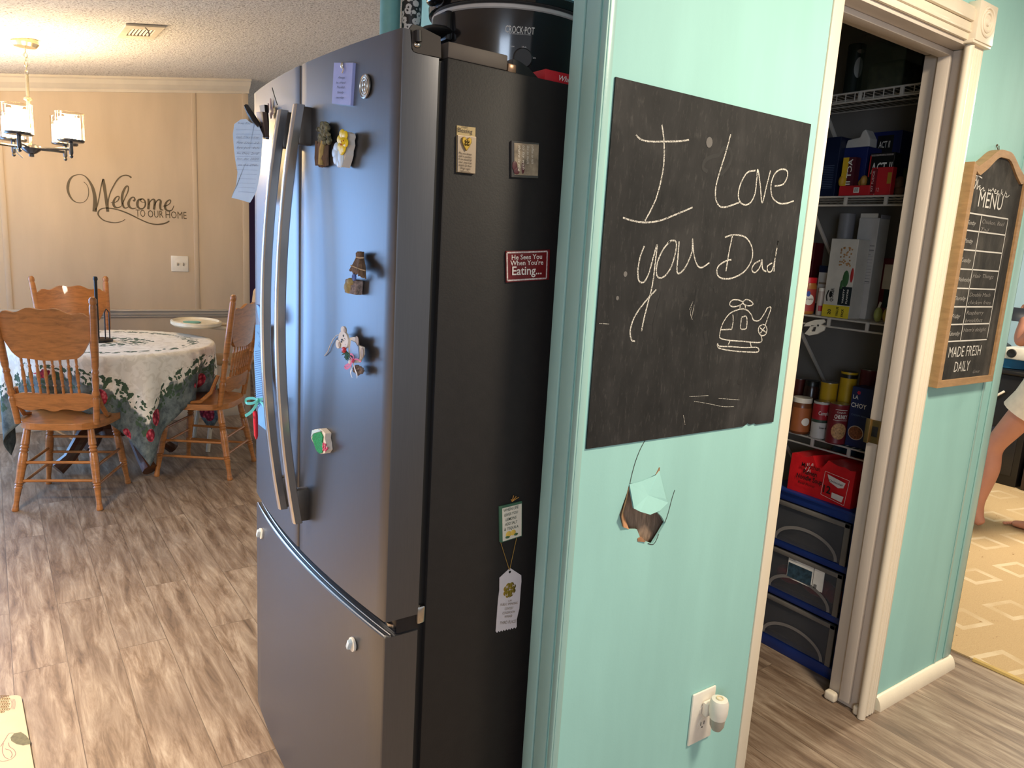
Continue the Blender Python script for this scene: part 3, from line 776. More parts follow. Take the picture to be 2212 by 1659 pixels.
MB().ell(Dp(*z3(292, 1250), .022), .004, .009, .0062, 8).build('berry', mat('red_berry', (190, 30, 46), .35), t)
mb = MB()
for st, w in (([(400, 1375), (370, 1320), (385, 1300), (410, 1330), (400, 1375)], .004), ([(400, 1378), (350, 1420), (305, 1450), (330, 1470), (370, 1440), (400, 1378)], .005), ([(400, 1370), (450, 1360), (500, 1390)], .003)):
    mb.ribbon([Dp(*z3(*p), .023) for p in st], w, NX)
mb.ell(Dp(*z3(400, 1378), .024), .003, .004, .004, 6)
mb.build('pink_bow', mat('pink_ribbon', (216, 76, 110), .5), t)
mb = MB()
for st in ([(380, 1400), (385, 1480), (375, 1520), (395, 1585)], [(405, 1400), (430, 1490), (450, 1540), (452, 1590)]): mb.ribbon([Dp(*z3(*p), .021) for p in st], [.004, .005, .005, .001], NX)
mb.ell(Dp(*z3(365, 1390), .022), .003, .006, .0055, 7)
mb.build('white_ribbon', mat('white_ribbon', (224, 218, 216), .6), t)
mb = MB()
for k in range(40):
    a = rnd.random() * 6.28; r = rnd.random() ** .5; mb.ell(Dp(*z3(465 + 52 * r * math.cos(a), 1490 + 52 * r * math.sin(a)), .010 + .006 * rnd.random()), .004, .003, .003, 4)
mb.build('dried_moss', mat('dried_moss', (132, 112, 100), .9, 0, .5, 120), t)
MB().tube([Dp(*z3(*p), o) for p, o in (((240, 1065), .014), ((200, 1078), .006), ((165, 1120), .004), ((130, 1190), .003), ((100, 1270), .003), ((60, 1320), .002))], .0009, 5).build('silver_cord', mat('silver_cord', (206, 206, 210), .4, .5), t)
# glitter mitten (green)
def z4(x, y): return (480 + x / 3.017, 500 + y / 3.017)
t = thing('glitter_magnet', 'green glitter mitten magnet with pink flowers low on the fridge door', 'magnet', Dp(*z4(655, 1460)))
lp = [(600, 1290), (640, 1285), (658, 1302), (672, 1318), (668, 1350), (676, 1380), (680, 1425), (664, 1448), (640, 1450), (615, 1430), (600, 1390), (580, 1350), (582, 1315)]
slab([z4(*p) for p in lp], .014).build('wood_cutout', mat('cream_wood', (226, 214, 198), .6), t, bevel=.002)
mb = MB(); mb.prism([Dp(*z4(*p), .0145) for p in ((600, 1318), (645, 1306), (660, 1335), (655, 1370), (662, 1400), (655, 1440), (640, 1448), (618, 1425), (602, 1380), (590, 1350))], (-.002, 0, 0))
mb.build('green_glitter', mat('green_glitter', (20, 150, 84), .3, .2, .6, 400, .6, 500), t)
mb = MB(); mb.prism([Dp(*z4(*p), .0148) for p in ((592, 1295), (630, 1288), (650, 1300), (600, 1316), (585, 1340))], (-.0025, 0, 0))
mb.build('cuff', mat('pale_blue_paint', (188, 212, 222), .5), t)
mb = MB()
for x, y in ((660, 1385), (672, 1392), (658, 1402), (670, 1412), (660, 1422), (674, 1425), (684, 1415)): mb.ell(Dp(*z4(x, y), .017), .002, .0028, .0035, 6)
mb.build('pink_flowers', mat('pink_flower', (226, 84, 120), .5), t)
# two white child-lock catches on the freezer drawer
def catch(px, py, s, label):
    c = Dp(px, py); t = thing('child_lock_catch', label, 'child lock', c - V((0, 0, .018 * s)), group='white catches on the freezer drawer')
    MB().lathe([(.0145 * s, 0), (.0155 * s, .002), (.015 * s, .0055), (.010 * s, .0065), (0, .0065)], c, NX, 20).build('base_disc', WPLAST, t)
    mb = MB().obox(c + V((-.010, 0, .002)), (.005, 0, 0), (0, .004 * s, .003 * s), (0, -.005 * s, .010 * s), .002).ell(c + V((-.009, .004 * s, -.007 * s)), .004, .006 * s, .005 * s, 7)
    mb.build('hook', mat('clear_white_plastic', (206, 220, 228), .2), t)
catch(764, 1391, 1.0, 'white plastic child lock catch near the right end of the drawer')
catch(566, 1152, 1.0, 'white plastic child lock catch at the left end of the drawer')

# handwritten note, clips and stationery on the left door
def pw(px, py, x): return at(px, py, 'x', x)
t = thing('note_clip', 'black and silver spring clip on the left fridge door holding the note', 'clip', Dp(570, 300))
mb = MB().tube([pw(532, 230, .520), pw(540, 245, .522), pw(552, 262, .528), pw(562, 275, .536)], [.006, .0075, .007, .004], 10)
mb.build('clip_arm', BLACKP, t)
MB().prism([pw(*p, .556) for p in ((560, 228), (571, 226), (574, 262), (574, 300), (568, 300), (566, 262))], (.008, 0, 0)).build('clip_back', BLACKP, t)
mb = MB().prism([pw(*p, .540) for p in ((553, 242), (567, 241), (570, 270), (573, 296), (568, 297), (556, 262))], (.010, 0, 0))
mb.build('clip_plate', mat('worn_steel', (128, 112, 104), .4, .6, .3), t, bevel=.001)
mb = MB(); 
NB = [(520, 258), (532, 257), (540, 264), (549, 268), (550, 250), (568, 292), (566, 320), (564, 350), (562, 372), (558, 395), (553, 415), (544, 432), (540, 438), (520, 432), (500, 427), (504, 415), (510, 402), (513, 372), (508, 345), (505, 318), (503, 290), (506, 268)]
def NP(px, py, lift=0.0):
    k = (py - 258) / 180.0; return pw(px, py, .535 - .012 * math.sin(k * 3.1) - lift)
mb.add([NP(*p) for p in NB] + [NP(535, 340)], [[i, (i + 1) % len(NB), len(NB)] for i in range(len(NB))])
note = mb.build('note', PAPER); tag(note, 'torn handwritten paper list hanging from the clip on the left fridge door', 'note')
mb = MB()
for i in range(15):
    y = 280 + i * 9.6
    if y < 425: 
        l = 507 + (3 if y < 350 else -2 + (4 if y > 400 else 4)); r = 566 - max(0, y - 330) * .16 - 3
        if i > 9: l += 6
        mb.ribbon([NP(l, y, .0006), NP((l + r) / 2, y + .6, .0006), NP(r, y + 1.5, .0006)], .0004, NX)
mb.build('ruled_lines', mat('ruled_blue', (110, 126, 160), .8), note)
mb = MB()
for i, (w, l, r, y) in enumerate((('Sue Fri', 514, 542, 268), ('List Thursday', 511, 560, 298), ('Tue Dec 22', 511, 560, 310), ('Set Jan 4th', 511, 560, 321), ('Sit Dec 2nd', 511, 559, 333), ('Son dec 2020', 512, 559, 345), ('on the 29th', 515, 556, 358))):
    mb.text(w, NP(l, y, .0006), NP(r, y + 1, .0006), UP, .0048, -.012, .3, normal=NX)
mb.build('handwriting', mat('pencil_grey', (112, 116, 128), .9), note)
t = thing('butterfly_magnet', 'small pink wire butterfly magnet behind the left handle', 'magnet', Dp(590, 255))
MB().tube([pw(588, 190, .560), pw(593, 208, .552), pw(599, 226, .545)], .0012, 6).build('wire', BLACKP, t)
mb = MB()
for x, y, a, b in ((588, 224, .006, .012), (592, 240, .005, .010), (583, 234, .004, .012), (589, 250, .003, .008)): mb.ell(Dp(x, y) - V((.004, 0, 0)), .002, a, b, 7)
mb.build('wings', mat('pink_wings', (206, 170, 158), .4), t)
# magnetic list pad with a bow, blue wooden peg, red pen
def z5(x, y): return (500 + x / 5.18, 640 + y / 5.18)
t = thing('list_pad', 'tall light blue list pad with teal ribbon bow on the left fridge door', 'notepad', pw(*z5(350, 1495), .570))
fl = [(268, 318), (355, 318), (356, 420), (345, 560), (345, 760), (358, 900), (372, 1040), (384, 1180), (386, 1400), (384, 1498), (300, 1430), (296, 1230), (275, 1130), (268, 980), (258, 820), (250, 640), (262, 480)]
mb = MB(); mb.prism([pw(*z5(*p), .548 + .012 * math.sin(p[1] / 330.0)) for p in fl], (.006, 0, 0)); mb.build('pad', mat('pale_blue_paper', (92, 148, 204), .7), t)
mb = MB(); 
for i in range(22): y = 600 + i * 24; mb.ribbon([pw(*z5(264, y + 20), .5475 + .012 * math.sin(y / 330.0)), pw(*z5(350, y), .5475 + .012 * math.sin(y / 330.0))], .0012, NX)
for x, y, w in ((290, 395, .004), (320, 380, .003), (300, 540, .004), (330, 550, .003), (312, 440, .005), (306, 510, .004)): mb.ribbon([pw(*z5(x, y), .547 + .012 * math.sin(y / 330.0)), pw(*z5(x + 14, y + 30), .547 + .012 * math.sin(y / 330.0))], w * .4, NX)
mb.build('printed_lines', mat('pad_print', (58, 92, 160), .7), t)
mb = MB()
for st, w in (([(300, 1160), (240, 1140), (170, 1150), (172, 1195), (240, 1195), (300, 1165)], .007), ([(300, 1165), (270, 1230), (215, 1300), (155, 1338)], .008), ([(300, 1165), (350, 1145), (380, 1160), (384, 1205), (340, 1190), (300, 1165)], .006), ([(300, 1165), (345, 1200), (385, 1270)], .006)):
    mb.ribbon([pw(*z5(*p), .536) for p in st], w, (-.8, -.6, 0), .001)
mb.ell(pw(*z5(300, 1165), .534), .005, .006, .006, 7)
mb.build('ribbon_bow', mat('teal_ribbon', (60, 158, 152), .4), t)
mb = MB().prism([pw(*z5(*p), .535) for p in ((276, 92), (300, 100), (330, 150), (352, 200), (354, 300), (318, 318), (300, 230))], (.012, 0, 0))
o = mb.build('blue_peg', mat('bright_blue_plastic', (18, 92, 172), .4), bevel=.001); tag(o, 'bright blue peg magnet clipped just above the list pad', 'magnet')
mb = MB().tube([pw(*z5(262, 1290), .552), pw(*z5(268, 1340), .552), pw(*z5(276, 1560), .556), pw(*z5(280, 1598), .557)], [.0058, .0062, .0052, .002], 12)
o = mb.build('red_pen', mat('red_pen_plastic', (212, 36, 60), .35)); tag(o, 'red pen hanging from the list pad below its bow', 'pen')

# ------------------------------------------------------------------ things stuck on the black side
NYm = (0, -1, 0)
def sp(px, py, off=0.0): return at(px, py, 'y', FY0 - off)
def plate(loop, th, off=0.0):
    return MB().prism([sp(x, y) - V((0, off, 0)) for x, y in loop], (0, -th, 0))
t = thing('blessing_magnet', 'narrow beige blessing plaque magnet with gold heart on the fridge side', 'magnet', sp(1005, 376))
plate(((986, 271), (1026, 276), (1024, 376), (985, 372)), .002).build('card', mat('kraft_card', (170, 146, 98), .6), t)
plate(((985.5, 292), (1025.5, 296), (1023.5, 376), (985, 372)), .004, .002).build('plaque', mat('pewter_plaque', (158, 140, 118), .4, .3), t, bevel=.001)
mb = MB(); mb.text('Irish', sp(998, 276, .0027), sp(1010, 277.5, .0027), UP, .004, .0, 0, normal=NYm); mb.text('Blessing', sp(988.5, 284.5, .0027), sp(1020, 289, .0027), UP, .0075, .006, 0, normal=NYm)
for i, w in enumerate(('May you always', 'walk in sunshine.', 'If rain should fall', 'near, may Irish', 'angels lay their', 'wings right', 'beside your door')):
    y = 332 + i * 6.4; mb.text(w, sp(991 + (3 if i > 4 else 0), y, .0067), sp(1019 - (3 if i > 4 else 0), y + 4, .0067), UP, .0040, .0, .2, normal=NYm)
mb.build('lettering', mat('dark_brown_ink', (52, 38, 26), .6), t)
mb = MB(); hc = sp(1007, 310, .007)
mb.prism([hc + V((.0105 * k, 0, .0115 * q)) for k, q in ((0, .55), (.45, 1), (.9, .85), (1, .3), (.6, -.45), (0, -1.2), (-.6, -.45), (-1, .3), (-.9, .85), (-.45, 1))], (0, -.003, 0))
mb.build('heart', GOLD, t, bevel=.0012)
mb = MB()
for a in (45, 135, 225, 315): mb.ell(hc + V((.0036 * math.cos(math.radians(a)), -.0035, .0036 * math.sin(math.radians(a)) + .001)), .0028, .001, .0028, 6)
mb.build('clover', mat('dark_gold', (96, 76, 26), .4, .7), t)
t = thing('photo_magnet', 'square brown coffee photo magnet in clear frame hung sideways on the fridge side', 'magnet', sp(1131, 386))
plate(((1102, 304), (1162, 309), (1160, 386), (1102, 383)), .005).build('frame', mat('grey_clear_frame', (70, 64, 58), .2, coat=.5), t, bevel=.001)
plate(((1107, 309), (1160, 313), (1158, 380), (1108, 378)), .0008, .005).build('picture', mat('sepia_picture', (150, 132, 108), .35, 0, .5, 45), t)
mb = MB()
for wv, l, x in (('coffee so rich', 40, 1148), ('like so much', 40, 1138), ('to lay with', 52, 1128.5), ('there is the', 56, 1119)):
    mb.text(wv, sp(x, 314, .0064), sp(x - .5, 314 + l, .0064), (1, 0, 0), .006, .003, .2, normal=NYm)
mb.build('lettering', mat('cream_ink', (226, 212, 190), .6), t)
mb = MB(); mb.ell(sp(1112, 358, .006), .006, .0008, .009, 7); mb.ell(sp(1116, 369, .006), .007, .0008, .007, 7); mb.ell(sp(1130, 362, .006), .004, .0006, .012, 7)
mb.build('berries', mat('wine_red', (84, 36, 40), .5), t)
t = thing('eating_magnet', 'dark red rectangular magnet reading He Sees You on the fridge side', 'magnet', sp(1137, 610))
plate(((1091, 542), (1186, 539), (1184, 604), (1092, 610)), .004).build('plaque', mat('maroon', (112, 24, 26), .4), t, bevel=.0008)
mb = MB()
ring = [sp(*p, .0045) for p in ((1095, 546), (1182, 543), (1180, 601), (1096, 606))]
for a, b in zip(ring, ring[1:] + ring[:1]): mb.ribbon([a, b], .0030, NYm, .0004)
mb.build('border', mat('speckled_cream', (206, 188, 180), .6, 0, .4, 300), t)
mb = MB(); mb.text('He Sees You', sp(1105, 561, .0048), sp(1170.5, 559, .0048), UP, .0095, .012, 0, normal=NYm); mb.text("When You're", sp(1102, 573.5, .0048), sp(1173, 571.5, .0048), UP, .0095, .012, 0, normal=NYm); mb.text('Eating...', sp(1106, 594, .0048), sp(1169.5, 592, .0048), UP, .0165, .016, 0, normal=NYm)
mb.build('lettering', mat('cream_letters', (232, 220, 208), .6), t)
def z6(x, y): return (1000 + x / 4.608, 1040 + y / 4.608)
t = thing('lemon_sign', 'small green framed sign about lemons hanging low on the fridge side', 'sign', sp(*z6(460, 605)))
plate([z6(*p) for p in ((352, 245), (580, 190), (580, 540), (375, 604), (358, 598))], .004).build('board', mat('green_board', (66, 104, 80), .5), t, bevel=.0008)
plate([z6(*p) for p in ((380, 262), (572, 214), (570, 532), (385, 590))], .0008, .004).build('face', mat('cream_face', (226, 216, 196), .6), t)
mb = MB()
for i, (w, l, r, y) in enumerate((('WHEN LIFE', 403, 552, 305), ('GIVES YOU', 410, 546, 352), ('LEMONS', 425, 530, 396), ('ADD SALT', 418, 540, 444), ('& TEQUILA', 410, 550, 494))):
    mb.text(w, sp(*z6(l, y), .0052), sp(*z6(r, y - (r - l) * .27), .0052), UP, .0062, .002, .1, normal=NYm)
mb.build('lettering', mat('green_ink', (60, 76, 62), .6), t)
mb = MB(); mb.ell(sp(*z6(455, 525), .005), .0075, .001, .0070, 8); mb.ell(sp(*z6(500, 508), .005), .0070, .001, .0066, 8)
mb.build('lemons', mat('lemon_yellow', (226, 186, 80), .5), t)
mb = MB(); mb.ell(sp(*z6(445, 555), .0055), .006, .0006, .003, 6); mb.ell(sp(*z6(528, 525), .0055), .0055, .0006, .003, 6)
mb.build('leaves', mat('leaf_green', (70, 104, 66), .5), t)
mb = MB()
for a in ((505, 140), (555, 158), (530, 150), (480, 178)): mb.tube([sp(*z6(490, 200), .004), sp(*z6((490 + a[0]) / 2, (195 + a[1]) / 2), .006), sp(*z6(*a), .004)], .0009, 5)
mb.build('raffia_knot', mat('raffia', (196, 140, 60), .7), t)
t = thing('award_ribbon', 'white satin third place award ribbon hanging below the lemon sign', 'ribbon', sp(*z6(430, 1490)))
lp = [(465, 858), (575, 930), (577, 990), (570, 1060), (556, 1260), (530, 1370), (530, 1442)]
zz = []
for k in range(8):
    x0 = 530 - k * 26; y0 = 1442 + k * 6; zz += [(x0 - 13, y0 + 18), (x0 - 26, y0 + 6)]
lp += zz + [(322, 1490), (330, 1380), (345, 1180), (358, 1080), (360, 955)]
plate([z6(*p) for p in lp], .0012, .001).build('ribbon_body', mat('white_satin', (214, 204, 204), .45, 0, .04), t)
mb = MB(); mb.tube([sp(*z6(375, 604), .003), sp(*z6(462, 880), .003)], .0007, 5); mb.tube([sp(*z6(535, 558), .003), sp(*z6(465, 880), .003)], .0007, 5)
mb.build('gold_string', mat('gold_string', (176, 140, 70), .5, .4), t)
mb = MB(); mb.lathe([(0, 0), (.003, 0), (.003, .0006), (0, .0006)], sp(*z6(466, 900), .0022), NYm, 12); mb.build('eyelet', BLK, t)
mb = MB(); cc = sp(*z6(465, 1080), .0024)
for a in (45, 135, 225, 315):
    ca, sa = math.cos(math.radians(a)), math.sin(math.radians(a))
    for q in (-1, 1): mb.ell(cc + V((.0105 * ca - q * .0042 * sa, 0, .0115 * sa + q * .0042 * ca)), .0062, .0005, .0062, 8)
    mb.ell(cc + V((.006 * ca, 0, .006 * sa)), .0042, .0005, .0042, 7)
mb.ribbon([cc, cc + V((.0006, 0, -.009)), cc + V((.0015, 0, -.018))], .0022, NYm)
mb.build('clover_emblem', GOLD, t)
mb = MB()
for a in (45, 135, 225, 315):
    q = cc + V((.0125 * math.cos(math.radians(a)), -.0008, .0135 * math.sin(math.radians(a)))); mb.text('H', q + V((-.0028, 0, -.003)), q + V((.0028, 0, -.003)), UP, .006, .02, 0, normal=NYm)
mb.build('emblem_letters', mat('pale_letters', (224, 212, 196), .6), t)
mb = MB()
for w, l, r, y, h in (('4-H', 447, 480, 1198, .0045), ('PUBLIC SPEAKING', 370, 540, 1240, .0055), ('CONTEST', 413, 498, 1280, .0055), ('CLASSROOM', 390, 512, 1322, .0055), ('WINNER', 410, 488, 1358, .0055), ('THIRD PLACE', 362, 522, 1424, .0070)):
    mb.text(w, sp(*z6(l, y), .0024), sp(*z6(r, y - (r - l) * .12), .0024), UP, h, .0, 0, normal=NYm)
mb.build('lettering', mat('gold_brown_ink', (132, 112, 84), .5), t)

# ------------------------------------------------------------------ on top of the refrigerator
def cupY(px0, px1, y): a = at(px0, 30, 'y', y); b = at(px1, 30, 'y', y); return (a + b) / 2, (b - a).length / 2 * .80
TOPZ = 1.7715
c, r = cupY(818, 867, 1.94)
o = MB().lathe([(r * .9, 0), (r, .006), (r, .33), (r * .9, .345), (r * .92, .35), (r * .92, .385), (0, .39)], (c.x, c.y, TOPZ), (0, 0, 1), 32).build('teal_bottle', mat('teal_matte_bottle', (120, 172, 166), .45))
tag(o, 'teal cylinder bottle standing at the far edge of the fridge top', 'bottle')
c, r = cupY(866, 912, 1.90)
t = thing('leopard_tumbler', 'leopard print tumbler between teal bottle and slow cooker', 'tumbler', (c.x, c.y, TOPZ))
MB().lathe([(r * .86, 0), (r * .94, .005), (r * 1.0, .20), (r * 1.05, .32), (r * 1.05, .325)], (c.x, c.y, TOPZ), (0, 0, 1), 32).build('cup', LEOP, t)
MB().lathe([(r * 1.07, 0), (r * 1.07, .012), (r * .9, .016), (0, .016)], (c.x, c.y, TOPZ + .325), (0, 0, 1), 32).build('lid', CLEAR, t)
# slow cooker: an oval pot turned about twenty degrees
PC = V((1.00, 1.48, TOPZ)); PA, PB, PR = .182, .170, math.radians(-20)
def pot(a, k, z):
    x, y = PA * k * math.cos(a), PB * k * math.sin(a); return V((PC.x + x * math.cos(PR) - y * math.sin(PR), PC.y + x * math.sin(PR) + y * math.cos(PR), PC.z + z))
def oval(mb, prof, n=56):
    vs = [pot(2 * math.pi * k / n, r_, h_) for r_, h_ in prof for k in range(n)]; fs = []
    for i in range(len(prof) - 1):
        for k in range(n): fs.append([i * n + k, i * n + (k + 1) % n, (i + 1) * n + (k + 1) % n, (i + 1) * n + k])
    fs.append(list(range(n))[::-1]); fs.append([(len(prof) - 1) * n + k for k in range(n)]); mb.add(vs, fs, True); return mb
t = thing('slow_cooker', 'big black oval slow cooker standing on the fridge top', 'slow cooker', PC)
oval(MB(), [(.80, .0), (.90, .008), (.93, .03), (.985, .152)]).build('body', mat('glossy_black_enamel', (28, 25, 25), .16, coat=.4), t)
oval(MB(), [(.985, .152), (1.0, .154), (1.0, .160), (.985, .162)]).build('rim_band', mat('grey_rim', (190, 182, 174), .35), t)
oval(MB(), [(.985, .162), (1.035, .166), (1.04, .182), (1.0, .186), (.97, .186)]).build('stoneware', mat('black_stoneware', (20, 18, 18), .12, coat=.5), t)
oval(MB(), [(.97, .186), (.96, .192), (.7, .212), (.3, .222), (.1, .223)]).build('lid', mat('dark_lid_glass', (36, 36, 38), .08, coat=.6), t)
for sgn in (0, 1):
    a = math.pi * (1 - sgn) + .36 * (1 if not sgn else 0)
    p = pot(a, 1.0, .112); d = (p - PC); d.z = 0; d.normalize(); sd = UP.cross(d)
    mb = MB().ell(p + d * .014, .034, .044, .013, 10, (d, sd, UP)); mb.obox(p + V((0, 0, .012)) - d * .002, d * .008, sd * .034, UP * .030, .006)
    mb.build('side_handle', BLACKP, t)
    q = pot(a, 1.05, .176); MB().ell(q + d * .006, .018, .030, .012, 10, (d, sd, UP)).build('stoneware_handle', mat('black_stoneware', (20, 18, 18), .12, coat=.5), t)
def hit(px, py):
    best = None
    for k in range(6000):
        tt = .9 + k * .0002; p = CAM + ray(px, py).normalized() * tt; d = p - PC; h = min(max(d.z, .03), .152)
        x = d.x * math.cos(PR) + d.y * math.sin(PR); y = -d.x * math.sin(PR) + d.y * math.cos(PR); kk = .93 + .055 * (h - .03) / .122
        if (x / (PA * kk)) ** 2 + (y / (PB * kk)) ** 2 <= 1: return p
    return p
a, b = hit(1091, 70), hit(1154, 75); nn = V((b.y - a.y, -(b.x - a.x), 0)).normalized()
def curved(w, p0, p1, h, bold):
    """letters set one after another along the curved pot wall"""
    mb = MB(); A, B = p0, p1
    vs, fs, x0, x1, ch = font_mesh(w, bold); nseg = 10; wall = [hit(A[0] + (B[0] - A[0]) * i / nseg, A[1] + (B[1] - A[1]) * i / nseg) for i in range(nseg + 1)]
    out = []
    for x, y in vs:
        u = (x - x0) / (x1 - x0) * nseg; i = min(int(u), nseg - 1); q = wall[i].lerp(wall[i + 1], u - i); out.append(q + nn * .0012 + UP * (y / ch * h))
    mb.add(out, fs); return mb
lm = mat('light_grey_print', (206, 198, 188), .5)
mb = curved('CROCK·POT', (1091, 70), (1154, 75), .0135, .008); mb2 = curved('THE ORIGINAL SLOW COOKER', (1098, 73.5), (1146, 77), .0022, 0); mb.add(mb2.v, mb2.f)
for w, p0, p1, h in (('Low', (1103.5, 102), (1111, 102.5), .004), ('High', (1127, 104), (1137, 105), .004), ('Warm', (1146.5, 126), (1157, 127.5), .004)):
    q = curved(w, p0, p1, h, .004); mb.add(q.v, q.f)
mb.build('lettering', lm, t)
k0 = hit(1128, 128); MB().lathe([(.021, 0), (.021, .012), (.018, .016), (0, .016)], k0 - nn * .004, nn, 24).build('dial', mat('dial_grey', (44, 42, 40), .4), t)
# plug and red box in front of the cooker
a = at(1103, 150, 'y', FY0 + .02)
o = MB().box(.826, .846, FY0 + .012, FY0 + .06, TOPZ, TOPZ + .017, .003).build('latch_clip', mat('brass_clip', (150, 118, 92), .3, .6)); tag(o, 'small brownish metal clip at the end of the hinge cover on the fridge top', 'clip')
mb = MB(); arc = [V((.846 + .066 * (1 - math.cos(u)) if 0 else .842 + .062 * u / 1.57, FY0 + .02, TOPZ + .028 * math.cos(u * .92))) for u in [i * 1.57 / 8 for i in range(9)]]
mb.prism([V((.842, FY0 + .02, TOPZ))] + arc + [V((.904, FY0 + .02, TOPZ))], (0, .03, 0))
o = mb.build('black_adapter', BLACKP, bevel=.002); tag(o, 'black rounded plug adapter lying on the fridge top below the dial', 'adapter')
t = thing('red_box', 'flat red box with script lettering lying on the fridge top', 'box', (1.01, FY0 + .05, TOPZ))
MB().box(.910, 1.13, FY0 + .006, FY0 + .085, TOPZ, TOPZ + .020, .001).build('carton', mat('red_carton', (186, 32, 40), .5), t)
mb = MB(); mb.text('White Choc', V((.944, FY0 + .0055, TOPZ + .004)), V((1.02, FY0 + .0055, TOPZ + .004)), UP, .010, .006, .3, normal=NYm); mb.build('lettering', WHT, t)

# ================================================================== ON THE MINT WALL
# chalkboard
t = thing('chalkboard', 'black chalkboard with chalk message and helicopter drawing on the mint wall', 'chalkboard', (1.27, YW, 1.056))
CB = YW - .0035
lp = [(.9665, 1.766), (1.5795, 1.766), (1.5795, 1.056), (1.512, 1.0555), (1.505, 1.0595), (1.488, 1.0575), (1.478, 1.062), (1.462, 1.0555), (.9665, 1.055)]
MB().prism(XZ(lp, CB), (0, .0034, 0)).build('slate_sheet', SLATE, t)
def zb(x, y): return (1240 + x / 1.929, 140 + y / 1.929)
def Cp(x, y): return at(*zb(x, y), 'y', CB)
CHK = [  # strokes measured on an enlarged crop of the board
 [(365, 250), (372, 300), (375, 370), (368, 450), (340, 560), (295, 650)], [(257, 292), (280, 312), (320, 320), (380, 320), (440, 318), (478, 313)], [(203, 637), (245, 650), (300, 657), (360, 648), (420, 625), (493, 594)],
 [(652, 290), (630, 370), (605, 450), (590, 510), (590, 560), (605, 588), (630, 593), (670, 580), (690, 572)],
 [(757, 440), (720, 450), (692, 500), (684, 550), (700, 580), (730, 578), (752, 540), (760, 480), (765, 436), (775, 500), (783, 575), (800, 510), (818, 440)],
 [(835, 505), (870, 498), (888, 465), (885, 440), (860, 436), (835, 455), (820, 500), (825, 550), (850, 575), (880, 578), (915, 567)],
 [(292, 755), (275, 800), (265, 860), (270, 900), (290, 905), (310, 870), (330, 800), (345, 750), (338, 820), (325, 920), (305, 1000), (290, 1060), (280, 1110)],
 [(342, 937), (310, 970), (270, 1020), (245, 1065), (233, 1110), (238, 1145), (253, 1152)],
 [(400, 735), (370, 770), (345, 830), (345, 880), (370, 885), (400, 850), (420, 790), (425, 740), (405, 732), (388, 745)], [(437, 735), (432, 800), (428, 860), (440, 868), (465, 840), (490, 780), (493, 725), (497, 780), (510, 830), (530, 845), (563, 825)],
 [(660, 710), (645, 780), (632, 860)], [(628, 718), (670, 708), (715, 720), (740, 760), (740, 810), (710, 860), (660, 888), (615, 890), (595, 870), (600, 840), (630, 818), (655, 812)],
 [(775, 815), (750, 830), (740, 855), (755, 865), (775, 840), (782, 812), (785, 850), (800, 862)], [(825, 825), (805, 840), (808, 862), (825, 855), (838, 800), (850, 733)], [(850, 733), (838, 800), (832, 862)]]
HELI = [[(648, 992), (660, 980), (685, 980), (702, 990), (690, 1002), (665, 1008), (650, 1003), (648, 992)], [(702, 990), (715, 978), (735, 984), (745, 997), (730, 1004), (710, 1000), (702, 990)], [(692, 1000), (690, 1016)], [(712, 1000), (714, 1017)], [(690, 1017), (714, 1017)],
 [(690, 1018), (650, 1035), (620, 1075), (608, 1115), (608, 1138), (640, 1147), (700, 1152), (776, 1156), (779, 1130)], [(690, 1018), (720, 1022), (738, 1042), (748, 1064), (772, 1064), (796, 1030), (804, 1014), (820, 1012), (808, 1050), (796, 1084)],
 [(785, 1082), (770, 1092), (768, 1112), (780, 1128), (796, 1124), (803, 1104), (797, 1086), (785, 1082)], [(774, 1096), (798, 1114)], [(794, 1092), (776, 1118)], [(697, 1052), (718, 1050), (718, 1094), (706, 1102), (693, 1098), (695, 1070), (697, 1052)], [(661, 1040), (662, 1070), (656, 1102)], [(656, 1102), (612, 1104)],
 [(650, 1148), (641, 1168)], [(733, 1155), (738, 1178)], [(597, 1160), (606, 1172), (650, 1174), (710, 1178), (762, 1178), (765, 1196), (720, 1196), (660, 1192), (608, 1182), (597, 1172), (597, 1160)]]
mb = MB()
for st in CHK: mb.ribbon([Cp(*p) for p in st], .0034, NYm, .0006)
mb.build('chalk_writing', CHALK, t)
mb = MB()
for st in HELI: mb.ribbon([Cp(*p) for p in st], .0028, NYm, .0006)
mb.build('helicopter_drawing', CHALK, t)
mb = MB()
for st in ([(500, 1402), (560, 1412), (620, 1424), (665, 1424)], [(480, 1382), (560, 1378)], [(105, 1078), (145, 1080)], [(455, 1460), (462, 1500)], [(600, 1390), (690, 1396)], [(490, 1010), (484, 1035), (492, 1062)], [(495, 985), (480, 1020)], [(500, 1000), (490, 1050)]): MB().ribbon([Cp(*p) for p in st], .0009, NYm, .0006).build('chalk_scratch', CHALK, t)
mb = MB()
for st, w in (([(610, 460), (640, 425), (655, 385), (648, 352), (622, 348), (602, 375), (575, 382), (545, 400), (537, 430), (556, 445)], .008), ([(365, 945), (350, 1000), (335, 1060), (327, 1140)], .005), ([(285, 1072), (325, 1075)], .006), ([(455, 925), (458, 965)], .004), ([(515, 935), (505, 990), (495, 1040)], .006), ([(545, 1110), (552, 1165)], .010), ([(583, 925), (590, 950)], .007), ([(563, 925), (566, 945)], .006), ([(540, 1045), (560, 1040)], .006), ([(682, 1318), (700, 1325)], .012), ([(648, 1312), (650, 1325)], .007), ([(620, 1335), (640, 1322)], .004), ([(264, 985), (265, 995)], .006), ([(860, 975), (862, 1010)], .004)):
    MB().ribbon([Cp(*p) for p in st], w, NYm, .0003).build('smear', mat('dark_smear', (30, 28, 27), .6, 0, .3, 80), t)
mb = MB()
